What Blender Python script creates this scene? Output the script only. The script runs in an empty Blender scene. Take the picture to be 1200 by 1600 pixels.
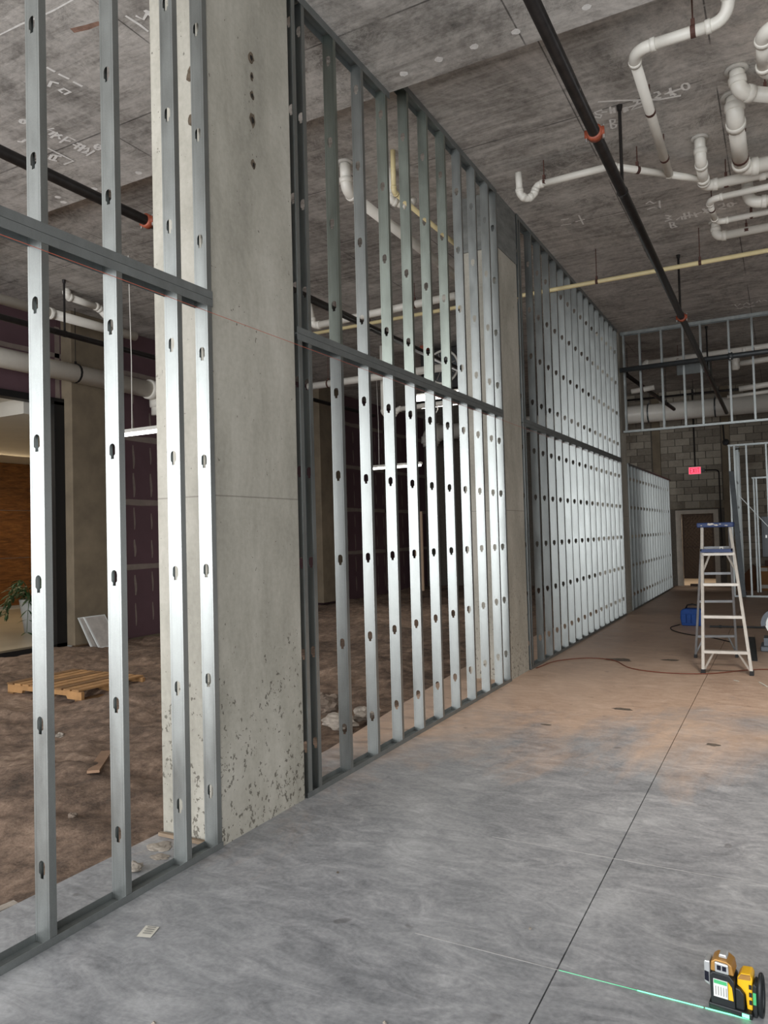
import bpy, bmesh, math, random
from mathutils import Vector, Matrix, noise as mnoise
random.seed(7)
SC = bpy.context.scene
COL = SC.collection
def s(r, g, b):
    f = lambda c: (c/255/12.92 if c/255 <= .04045 else ((c/255+.055)/1.055)**2.4)
    return (f(r), f(g), f(b), 1)

# ------------------------------------------------------------------ camera
cd = bpy.data.cameras.new('camera'); cam = bpy.data.objects.new('camera', cd); COL.objects.link(cam)
YAW, PIT, ROLL = math.radians(28.385), math.radians(1.7785), math.radians(-1.532)
fw = Vector((-math.sin(YAW)*math.cos(PIT), math.cos(YAW)*math.cos(PIT), math.sin(PIT)))
rt = Vector((math.cos(YAW), math.sin(YAW), 0)); up = rt.cross(fw)
r2 = rt*math.cos(ROLL)+up*math.sin(ROLL); u2 = -rt*math.sin(ROLL)+up*math.cos(ROLL)
cam.matrix_world = Matrix(((r2.x, u2.x, -fw.x, 0), (r2.y, u2.y, -fw.y, 0), (r2.z, u2.z, -fw.z, 1.7), (0, 0, 0, 1)))
cd.sensor_fit = 'VERTICAL'; cd.sensor_height = 36; cd.lens = 36*1155/1600; cd.clip_start = .05; cd.clip_end = 200
SC.camera = cam
# ------------------------------------------------------------------ world and daylight
w = bpy.data.worlds.new('sky'); SC.world = w; w.use_nodes = True
w.node_tree.nodes['Background'].inputs[0].default_value = (.75, .86, 1, 1)
w.node_tree.nodes['Background'].inputs[1].default_value = .9
def area(name, loc, rot, sx, sy, power, col):
    l = bpy.data.lights.new(name, 'AREA'); l.shape = 'RECTANGLE'; l.size = sx; l.size_y = sy; l.energy = power; l.color = col
    o = bpy.data.objects.new(name, l); o.location = loc; o.rotation_euler = rot; COL.objects.link(o); return o
# daylight entering through the glazed storefront behind the viewer, one light for each window bay
PI = math.pi
area('daylight_storefront_a', (-7.4, -4.0, 2.35), (PI/2, 0, 0), 6.4, 4.3, 780, (.99, .995, 1))
area('daylight_storefront_b', (1.6, -4.0, 2.35), (PI/2, 0, 0), 8.6, 4.3, 710, (.96, .98, 1))
# daylight through the service opening in the right-hand wall
area('daylight_side', (7.6, 10.2, 1.7), (PI/2, 0, PI/2), 4.4, 3.0, 50, (1, .92, .84))
# spot with no fixture, added out of view to brighten the mid slab
fill_lt = bpy.data.lights.new('mid_floor_fill', 'SPOT'); fill_lt.energy = 1000; fill_lt.color = (1, .93, .85); fill_lt.spot_size = math.radians(96); fill_lt.spot_blend = 1; fill_lt.shadow_soft_size = .35
fill_ob = bpy.data.objects.new('mid_floor_fill', fill_lt); fill_ob.location = (.4, 6.5, 5.5); COL.objects.link(fill_ob)
SC.view_settings.view_transform = 'Standard'; SC.view_settings.look = 'None'
SC.view_settings.exposure = 0.0; SC.view_settings.gamma = 1; SC.view_settings.use_curve_mapping = False

# ------------------------------------------------------------------ materials
class NT:
    def __init__(self, name):
        self.m = bpy.data.materials.new(name); self.m.use_nodes = True
        self.t = self.m.node_tree; self.n = self.t.nodes; self.l = self.t.links
        self.b = self.n['Principled BSDF']
    def link(self, a, b): self.l.new(a, b)
    def pos(self, kind='world', scale=(1, 1, 1), rot=(0, 0, 0)):
        if kind == 'world':
            o = self.n.new('ShaderNodeNewGeometry').outputs['Position']
        else:
            tc = self.n.new('ShaderNodeTexCoord'); oi = self.n.new('ShaderNodeObjectInfo')
            mu = self.n.new('ShaderNodeMath'); mu.operation = 'MULTIPLY'; mu.inputs[1].default_value = 37.0
            self.link(oi.outputs['Random'], mu.inputs[0])
            ad = self.n.new('ShaderNodeVectorMath'); ad.operation = 'ADD'
            self.link(tc.outputs['Object'], ad.inputs[0]); self.link(mu.outputs[0], ad.inputs[1]); o = ad.outputs[0]
        mp = self.n.new('ShaderNodeMapping'); mp.inputs['Scale'].default_value = scale; mp.inputs['Rotation'].default_value = rot
        self.link(o, mp.inputs[0]); return mp.outputs[0]
    def noise(self, vec, scale, detail=4, rough=.6, dist=0):
        n = self.n.new('ShaderNodeTexNoise'); n.inputs['Scale'].default_value = scale; n.inputs['Detail'].default_value = detail
        n.inputs['Roughness'].default_value = rough; n.inputs['Distortion'].default_value = dist
        self.link(vec, n.inputs['Vector']); return n.outputs['Fac']
    def voro(self, vec, scale, feat='F1'):
        n = self.n.new('ShaderNodeTexVoronoi'); n.inputs['Scale'].default_value = scale; n.feature = feat
        self.link(vec, n.inputs['Vector']); return n.outputs['Distance']
    def ramp(self, fac, stops):
        r = self.n.new('ShaderNodeValToRGB'); e = r.color_ramp.elements
        while len(e) < len(stops): e.new(.5)
        for i, (p, c) in enumerate(stops):
            e[i].position = p; e[i].color = c if isinstance(c, tuple) else (c, c, c, 1)
        self.link(fac, r.inputs[0]); return r.outputs[0]
    def mix(self, fac, a, b, mode='MIX'):
        x = self.n.new('ShaderNodeMix'); x.data_type = 'RGBA'; x.blend_type = mode
        for sock, v in ((x.inputs[0], fac), (x.inputs[6], a), (x.inputs[7], b)):
            if isinstance(v, (int, float)): sock.default_value = v
            elif isinstance(v, tuple): sock.default_value = v
            else: self.link(v, sock)
        return x.outputs[2]
    def math(self, op, a, b=0.0):
        x = self.n.new('ShaderNodeMath'); x.operation = op
        for sock, v in ((x.inputs[0], a), (x.inputs[1], b)):
            if isinstance(v, (int, float)): sock.default_value = v
            else: self.link(v, sock)
        return x.outputs[0]
    def sep(self, vec):
        x = self.n.new('ShaderNodeSeparateXYZ'); self.link(vec, x.inputs[0]); return x.outputs
    def bump(self, h, strength=.3, dist=.01):
        b = self.n.new('ShaderNodeBump'); b.inputs['Strength'].default_value = strength; b.inputs['Distance'].default_value = dist
        self.link(h, b.inputs['Height']); self.link(b.outputs[0], self.b.inputs['Normal'])
    def set(self, color=None, rough=None, metal=None):
        for k, v in (('Base Color', color), ('Roughness', rough), ('Metallic', metal)):
            if v is None: continue
            if isinstance(v, (int, float, tuple)): self.b.inputs[k].default_value = v
            else: self.link(v, self.b.inputs[k])
        return self
def plain(name, c, rough=.5, metal=0, var=.12, scale=8, bump=0):
    t = NT(name); v = t.pos('object'); f = t.noise(v, scale, 5)
    lo = tuple(x*(1-var) for x in c[:3])+(1,); hi = tuple(min(1, x*(1+var)) for x in c[:3])+(1,)
    t.set(t.ramp(f, [(.3, lo), (.7, hi)]), rough, metal)
    if bump: t.bump(f, bump, .01)
    return t.m
def emit(name, c, strength):
    t = NT(name); t.set(c, .5); t.b.inputs['Emission Color'].default_value = c; t.b.inputs['Emission Strength'].default_value = strength
    return t.m
MAT = {}
# galvanised sheet steel
def galv(name, c, r0, r1, metal=.92):
    t = NT(name); v = t.pos('object', (1, 1, .25)); f = t.noise(v, 9, 5, .65); g = t.noise(t.pos('object'), 160, 2)
    sp = t.mix(.25, f, g)
    lo = tuple(x*.82 for x in c[:3])+(1,); hi = tuple(min(1, x*1.12) for x in c[:3])+(1,)
    w_ = t.noise(t.pos('object', (1, 1, .5)), 5, 3, .6)
    ox = t.sep(t.n.new('ShaderNodeTexCoord').outputs['Object'])[0]          # rolled stiffening grooves along both web edges
    gro = t.math('MAXIMUM', t.math('LESS_THAN', t.math('ABSOLUTE', t.math('ADD', ox, .0125)), .0013), t.math('LESS_THAN', t.math('ABSOLUTE', t.math('ADD', ox, .0795)), .0013))
    t.set(t.mix(t.math('MULTIPLY', gro, .45), t.ramp(sp, [(.3, lo), (.7, hi)]), tuple(x*.35 for x in c[:3])+(1,)), t.ramp(f, [(.25, r0), (.75, r1)]), metal)
    t.bump(t.mix(.12, w_, g), .35, .006); return t.m
MAT['galv'] = galv('galvanised_steel', s(157, 161, 159), .33, .46)
MAT['galv_dull'] = galv('dull_galvanised_steel', s(138, 142, 141), .46, .58, .7)
# floor concrete with cloudy trowel marks and brown dust carried in from the dirt, paled in place of light
t = NT('floor_concrete'); p = t.pos()
a = t.noise(p, .9, 8, .68, .8); b = t.noise(t.pos('world', (1, 2.2, 1), (0, 0, .5)), 3.2, 9, .72, 1.6); c = t.noise(p, 42, 3)
f = t.mix(.55, a, b)
base = t.ramp(f, [(.30, s(84, 86, 90)), (.43, s(127, 129, 132)), (.54, s(158, 159, 161)), (.68, s(198, 199, 200))])
base = t.mix(.18, base, t.ramp(c, [(.3, s(84, 84, 84)), (.7, s(190, 190, 190))]))
xyz = t.sep(p)
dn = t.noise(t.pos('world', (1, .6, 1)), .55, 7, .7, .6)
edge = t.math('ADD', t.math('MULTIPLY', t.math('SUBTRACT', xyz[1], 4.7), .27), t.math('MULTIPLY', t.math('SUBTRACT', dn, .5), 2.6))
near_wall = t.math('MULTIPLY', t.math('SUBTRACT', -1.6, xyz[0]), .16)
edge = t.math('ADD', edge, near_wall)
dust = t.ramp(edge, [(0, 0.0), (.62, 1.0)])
dust_lit_col = t.ramp(t.mix(.5, dn, b), [(.3, s(160, 126, 102)), (.5, s(200, 168, 142)), (.7, s(226, 198, 174))])  # dust tone raised to stand in for light falling on the mid floor
base = t.mix(t.math('MULTIPLY', dust, .8), base, dust_lit_col)
spots = t.ramp(t.noise(p, 7, 2, .4), [(.72, 0.0), (.76, 1.0)])
base = t.mix(t.math('MULTIPLY', spots, .35), base, s(52, 44, 38))
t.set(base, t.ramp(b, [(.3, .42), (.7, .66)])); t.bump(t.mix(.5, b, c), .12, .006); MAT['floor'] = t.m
# ceiling: board-formed concrete, soot grey with pale laitance veins and panel seams
t = NT('ceiling_concrete'); p = t.pos()
a = t.noise(p, .75, 10, .76, .7); b = t.noise(t.pos('world', (.7, 6, 1)), 1.6, 8, .75, .7); v = t.noise(p, 2.2, 10, .8, 2.5)
f = t.mix(.38, a, b)
base = t.ramp(f, [(.35, s(78, 75, 72)), (.45, s(146, 141, 135)), (.53, s(192, 187, 181)), (.66, s(228, 223, 217))])
blot = t.ramp(t.noise(p, 1.5, 12, .82, .4), [(.5, 0.0), (.6, 1.0)]); base = t.mix(t.math('MULTIPLY', blot, .4), base, s(66, 63, 60))
spk = t.noise(p, 16, 6, .75); base = t.mix(.22, base, t.ramp(spk, [(.35, s(60, 57, 55)), (.65, s(214, 209, 202))]))
vein = t.ramp(v, [(.465, 0.0), (.5, 1.0), (.535, 0.0)]); vein = t.math('MULTIPLY', vein, t.ramp(t.noise(p, .6, 3), [(.45, .15), (.6, 1.0)]))
base = t.mix(t.math('MULTIPLY', vein, .6), base, s(214, 210, 203))
sx = t.sep(t.pos('world', (1/1.22, 1/2.44, 1)))
fx = t.math('FRACT', t.math('ADD', sx[0], 40.32)); fy = t.math('FRACT', t.math('ADD', sx[1], 40.1))
seam = t.math('MAXIMUM', t.math('LESS_THAN', fx, .010), t.math('LESS_THAN', fy, .006))
sn = t.ramp(t.noise(p, 1.3, 2), [(.4, 0.0), (.55, 1.0)])
base = t.mix(t.math('MULTIPLY', t.math('MULTIPLY', seam, sn), .7), base, s(34, 32, 31))
lt = t.math('LESS_THAN', t.math('FRACT', t.math('ADD', sx[1], 40.52)), .01)
base = t.mix(t.math('MULTIPLY', t.math('MULTIPLY', lt, t.ramp(t.noise(p, 1.9, 3), [(.45, 0.0), (.6, 1.0)])), .6), base, s(180, 176, 170))
t.set(base, .8); t.bump(t.mix(.5, b, a), .35, .02); MAT['ceiling'] = t.m
# cast column concrete with bug holes, denser towards the foot where the pour honeycombed
t = NT('column_concrete'); p = t.pos()
a = t.noise(t.pos('world', (1, 1, .35)), 2.2, 8, .65, .3); c = t.noise(p, 30, 4)
base = t.ramp(t.mix(.2, a, c), [(.3, s(140, 137, 126)), (.5, s(172, 168, 156)), (.7, s(198, 194, 183))])
z = t.sep(p)[2]; pit = t.noise(t.pos('world', (1, 1, .75)), 38, 3, .6)
thr = t.math('SUBTRACT', .715, t.math('MULTIPLY', t.math('MINIMUM', t.math('MAXIMUM', t.math('SUBTRACT', 1.5, z), 0.0), 1.3), .085))
thr = t.math('ADD', thr, t.math('MULTIPLY', t.math('SUBTRACT', .5, t.noise(p, 3.5, 3)), .28))
msk = t.math('GREATER_THAN', pit, thr)
base = t.mix(t.math('MULTIPLY', msk, .75), base, s(74, 68, 58))
ln = t.math('LESS_THAN', t.math('ABSOLUTE', t.math('SUBTRACT', z, 1.948)), .004)
base = t.mix(t.math('MULTIPLY', ln, .5), base, s(90, 86, 76))
t.set(base, .72); t.bump(t.mix(.4, a, c), .2, .01); MAT['column'] = t.m
t = NT('dark_cap_concrete'); f = t.noise(t.pos('world', (1, 1, 3)), 3, 8, .7)
t.set(t.ramp(f, [(.3, s(96, 98, 96)), (.7, s(138, 140, 136))]), .8); t.bump(f, .2); MAT['cap'] = t.m
# brown earth
t = NT('earth'); p = t.pos(); a = t.noise(p, .8, 8, .7, .6); b = t.noise(p, 9, 8, .7); c = t.noise(p, 60, 3)
base = t.ramp(t.mix(.5, a, b), [(.36, s(50, 38, 31)), (.45, s(92, 73, 60)), (.54, s(132, 109, 92)), (.66, s(178, 155, 134))])
base = t.mix(.15, base, t.ramp(c, [(.3, s(50, 38, 30)), (.75, s(190, 172, 152))]))
t.set(base, .95); t.bump(t.mix(.3, b, c), .5, .018); MAT['earth'] = t.m
# purple moisture board and its joint compound
MAT['purple'] = plain('purple_board', s(92, 68, 74), .8, 0, .1, 2)
MAT['mud'] = plain('joint_compound', s(132, 120, 112), .85, 0, .12, 6)
# masonry blocks
t = NT('concrete_block'); p = t.pos('object'); oi = t.n.new('ShaderNodeObjectInfo')
f = t.noise(p, 14, 6, .7)
base = t.ramp(t.mix(.45, oi.outputs['Random'], f), [(.2, s(112, 104, 92)), (.8, s(168, 160, 145))])
st = t.ramp(t.noise(t.pos(), .9, 6, .7, .5), [(.52, 0.0), (.7, 1.0)])
base = t.mix(t.math('MULTIPLY', st, .5), base, s(86, 74, 62))
t.set(base, .9); t.bump(f, .4, .01); MAT['block'] = t.m
MAT['mortar'] = plain('mortar', s(92, 86, 78), .95, 0, .2, 20)
MAT['wallconc'] = plain('wall_concrete', s(118, 106, 88), .85, 0, .2, 2.5, .1)
MAT['pvc'] = plain('white_plastic_pipe', s(226, 222, 212), .38, 0, .05, 5)
MAT['cpvc'] = plain('cream_plastic_pipe', s(224, 208, 160), .42, 0, .05, 5)
MAT['sleeve'] = plain('pale_sleeve_ring', s(190, 186, 178), .7, 0, .12, 12)
MAT['blacksteel'] = plain('black_steel_pipe', s(38, 35, 34), .38, .3, .4, 12)
MAT['greysteel'] = plain('grey_steel_pipe', s(74, 78, 80), .45, .4, .2, 6)
MAT['strap'] = plain('rusty_strap', s(86, 58, 50), .7, .2, .25, 20)
MAT['coupling'] = plain('orange_coupling', s(150, 74, 50), .5, 0, .15, 14)
MAT['bolt'] = plain('zinc_bolt', s(200, 200, 196), .35, .9, .1, 10)
MAT['black'] = plain('black_paint', s(13, 13, 14), .55, 0, .2, 6)
MAT['white'] = plain('white_paint', s(214, 212, 204), .55, 0, .08, 6)
MAT['chalk'] = plain('chalk_mark', s(238, 236, 232), .95, 0, .12, 30)
MAT['orangechalk'] = plain('orange_smear', s(150, 118, 102), .95, 0, .3, 25)
MAT['chip'] = plain('chipped_concrete', s(98, 86, 72), .95, 0, .5, 30, .6)
MAT['darkhole'] = plain('deep_hole', s(30, 26, 22), .95, 0, .3, 30)
# ------------------------------------------------------------------ helpers
def link(o, parent=None):
    COL.objects.link(o)
    if parent is not None:
        o.parent = parent
    return o
def org(parent):
    """world location of a parent chain (only translations are used while building)"""
    v = Vector((0, 0, 0))
    while parent is not None:
        v += parent.location; parent = parent.parent
    return v
def obj(name, verts, faces, mat, parent=None, smooth=False):
    """one mesh object from world-space vertices; its origin sits at the bottom centre of its box"""
    vs = [Vector(v) for v in verts]
    lo = Vector([min(v[i] for v in vs) for i in range(3)]); hi = Vector([max(v[i] for v in vs) for i in range(3)])
    o0 = Vector(((lo.x+hi.x)/2, (lo.y+hi.y)/2, lo.z))
    me = bpy.data.meshes.new(name); me.from_pydata([v-o0 for v in vs], [], faces); me.update()
    if mat is not None: me.materials.append(MAT[mat] if isinstance(mat, str) else mat)
    if smooth:
        for p in me.polygons: p.use_smooth = True
    o = bpy.data.objects.new(name, me); o.location = o0-org(parent)
    return link(o, parent)
def tag(o, label, cat, group=None):
    o['label'] = label; o['category'] = cat
    if group: o['group'] = group
    return o
def thing(name, loc, label, cat, group=None):
    o = bpy.data.objects.new(name, None); o.location = loc; o.empty_display_size = .1; link(o)
    return tag(o, label, cat, group)
def struct(o, label=None):
    o['kind'] = 'structure'
    if label: o['label'] = label
    return o
class G:
    """geometry collector in world space"""
    def __init__(self): self.v = []; self.f = []
    def add(self, vs, fs):
        n = len(self.v); self.v += [tuple(v) for v in vs]; self.f += [[i+n for i in f] for f in fs]; return self
    def box(self, x0, x1, y0, y1, z0, z1, m=None):
        vs = [(x, y, z) for z in (z0, z1) for x, y in ((x0, y0), (x1, y0), (x1, y1), (x0, y1))]
        if m is not None: vs = [m @ Vector(v) for v in vs]
        return self.add(vs, [(3, 2, 1, 0), (4, 5, 6, 7), (0, 1, 5, 4), (1, 2, 6, 5), (2, 3, 7, 6), (3, 0, 4, 7)])
    def bar(self, a, b, wd, ht, upv=(0, 0, 1)):
        a = Vector(a); b = Vector(b); d = (b-a).normalized(); u = Vector(upv)
        if abs(d.dot(u)) > .95: u = Vector((1, 0, 0))
        r = d.cross(u).normalized(); u = r.cross(d)
        vs = [p+r*sx*wd/2+u*sz*ht/2 for p in (a, b) for sx, sz in ((-1, -1), (1, -1), (1, 1), (-1, 1))]
        return self.add(vs, [(3, 2, 1, 0), (4, 5, 6, 7), (0, 1, 5, 4), (1, 2, 6, 5), (2, 3, 7, 6), (3, 0, 4, 7)])
    def tube(self, pts, r, n=10, cap=True):
        pts = [Vector(p) for p in pts]; rs = r if isinstance(r, (list, tuple)) else [r]*len(pts)
        ds = []
        for i in range(len(pts)):
            a = pts[max(i-1, 0)]; b = pts[min(i+1, len(pts)-1)]; d = b-a
            ds.append(d.normalized() if d.length > 1e-9 else (ds[-1] if ds else Vector((0, 0, 1))))
        u = Vector((0, 0, 1)) if abs(ds[0].z) < .9 else Vector((1, 0, 0))
        u = (u-ds[0]*u.dot(ds[0])).normalized(); vs = []; fs = []
        for i, p in enumerate(pts):
            u = (u-ds[i]*u.dot(ds[i])).normalized(); w_ = ds[i].cross(u)
            for k in range(n):
                a = 2*PI*k/n; vs.append(p+(u*math.cos(a)+w_*math.sin(a))*rs[i])
        for i in range(len(pts)-1):
            for k in range(n):
                fs.append((i*n+k, i*n+(k+1) % n, (i+1)*n+(k+1) % n, (i+1)*n+k))
        if cap:
            fs.append(tuple(range(n-1, -1, -1))); fs.append(tuple(range((len(pts)-1)*n, len(pts)*n)))
        return self.add(vs, fs)
    def lathe(self, c, prof, n=20, axis=(0, 0, 1)):
        ax = Vector(axis).normalized(); u = ax.orthogonal().normalized(); w_ = ax.cross(u); vs = []; fs = []
        for r, h in prof:
            for k in range(n):
                a = 2*PI*k/n; vs.append(Vector(c)+ax*h+(u*math.cos(a)+w_*math.sin(a))*r)
        for i in range(len(prof)-1):
            for k in range(n):
                fs.append((i*n+k, i*n+(k+1) % n, (i+1)*n+(k+1) % n, (i+1)*n+k))
        return self.add(vs, fs)
    def prism(self, poly, d0, d1, m):
        """extrude a 2D polygon (x, z) from y=d0 to y=d1, then transform by m"""
        n = len(poly); vs = [m @ Vector((x, d0, z)) for x, z in poly]+[m @ Vector((x, d1, z)) for x, z in poly]
        fs = [tuple(range(n)), tuple(range(2*n-1, n-1, -1))]+[(i, i+n, (i+1) % n+n, (i+1) % n) for i in range(n)]
        return self.add(vs, fs)
    def obj(self, name, mat, parent=None, smooth=False): return obj(name, self.v, self.f, mat, parent, smooth)
def box(name, x0, x1, y0, y1, z0, z1, mat, parent=None): return G().box(x0, x1, y0, y1, z0, z1).obj(name, mat, parent)
def bevel(o, width=.004, seg=2):
    m = o.modifiers.new('bevel', 'BEVEL'); m.width = width; m.segments = seg; m.limit_method = 'ANGLE'; return o
def inst(name, me, parent, loc, rz=0, scale=None):
    o = bpy.data.objects.new(name, me); o.location = Vector(loc)-org(parent); o.rotation_euler = (0, 0, rz)
    if scale: o.scale = scale
    return link(o, parent)
def meshdata(name, g, mat, smooth=False):
    me = bpy.data.meshes.new(name); me.from_pydata(g.v, [], g.f); me.update(); me.materials.append(MAT[mat] if isinstance(mat, str) else mat)
    if smooth:
        for p in me.polygons: p.use_smooth = True
    return me

# ------------------------------------------------------------------ the setting
ZN, ZF, YS = 5.43, 5.67, 5.46           # lower slab soffit, higher slab soffit, line of the step
XL, XR, YB, YF = -10.8, 7.2, 23.0, -3.6 # left wall, right wall, block wall at the far end, storefront
WX = -2.79                              # room-side face of the stud line
JX = -.84                               # saw-cut joint in the floor slab
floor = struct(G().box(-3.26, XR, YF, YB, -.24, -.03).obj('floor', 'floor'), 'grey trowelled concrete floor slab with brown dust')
def slab(x0, x1, poly=None):
    g = G(); pts = poly or [(x0, YF), (x1, YF), (x1, YB), (x0, YB)]; n = len(pts)
    vs = [(x, y, -.03) for x, y in pts]+[(x, y, 0) for x, y in pts]
    g.add(vs, [tuple(range(n-1, -1, -1)), tuple(range(n, 2*n))]+[(i, (i+1) % n, (i+1) % n+n, i+n) for i in range(n)])
    return g.obj('slab_panel', 'floor', floor)
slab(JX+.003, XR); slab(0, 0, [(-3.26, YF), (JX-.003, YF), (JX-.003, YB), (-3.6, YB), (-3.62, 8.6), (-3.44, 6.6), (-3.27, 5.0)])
MAT['chalk_laser'] = plain('chalk_and_laser_trace', s(176, 174, 172), .9, 0, .2, 9)
# faint chalked layout line, and the weak laser trace painted as pale colour
for y, x0, x1 in ((3.945, -1.5, 1.2), (2.862, -1.45, -.62)):
    G().box(x0, x1, y-.0022, y+.0022, 0, .0006).obj('chalk_laser_line', 'chalk_laser', floor)
# damp, oil-dark patches and a floor patch
MAT['stain'] = plain('dark_floor_patch', s(104, 94, 84), .7, 0, .4, 18)
def blob(cx, cy, rx, ry, z, n=14, j=.25):
    pts = []
    for k in range(n):
        a = 2*PI*k/n; r = 1+random.uniform(-j, j); pts.append((cx+rx*r*math.cos(a), cy+ry*r*math.sin(a), z))
    return pts
for cx, cy, rx, ry in ((-1.41, 7.22, .10, .05), (-1.95, 9.9, .17, .12), (-1.35, 10.1, .12, .07), (-.55, 6.3, .05, .04), (-1.9, 6.4, .05, .02)):
    obj('floor_patch', blob(cx, cy, rx, ry, .0012), [tuple(range(14))], 'stain', floor)
# earth: an uneven dug-out bed level with the underside of the slab
def earth_z(x, y):
    p = Vector((x, y, 0)); d = min(1, max(0, (-3.3-x)/1.2))
    return -.10+d*(.10*mnoise.noise(p*.7)+.065*mnoise.noise(Vector((x*1.4+y*.8, y*2.6-x*1.1, 0)))+.04*mnoise.noise(Vector((x*3+y*2, y*6-x*3, 0)))+.016*mnoise.noise(p*14))+.012*mnoise.noise(p*9)
xs = [-3.1-i*.05 for i in range(60)]+[-6.1-i*.11 for i in range(45)]; ys = [YF+i*.07 for i in range(200)]+[10.4+i*.16 for i in range(80)]
vs = [(x, y, earth_z(x, y)) for y in ys for x in xs]; nx = len(xs)
fs = [(j*nx+i, (j+1)*nx+i, (j+1)*nx+i+1, j*nx+i+1) for j in range(len(ys)-1) for i in range(nx-1)]
o = obj('floor_earth', vs, fs, 'earth', None, True); struct(o, 'bare brown rutted earth behind the stud line')
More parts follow.
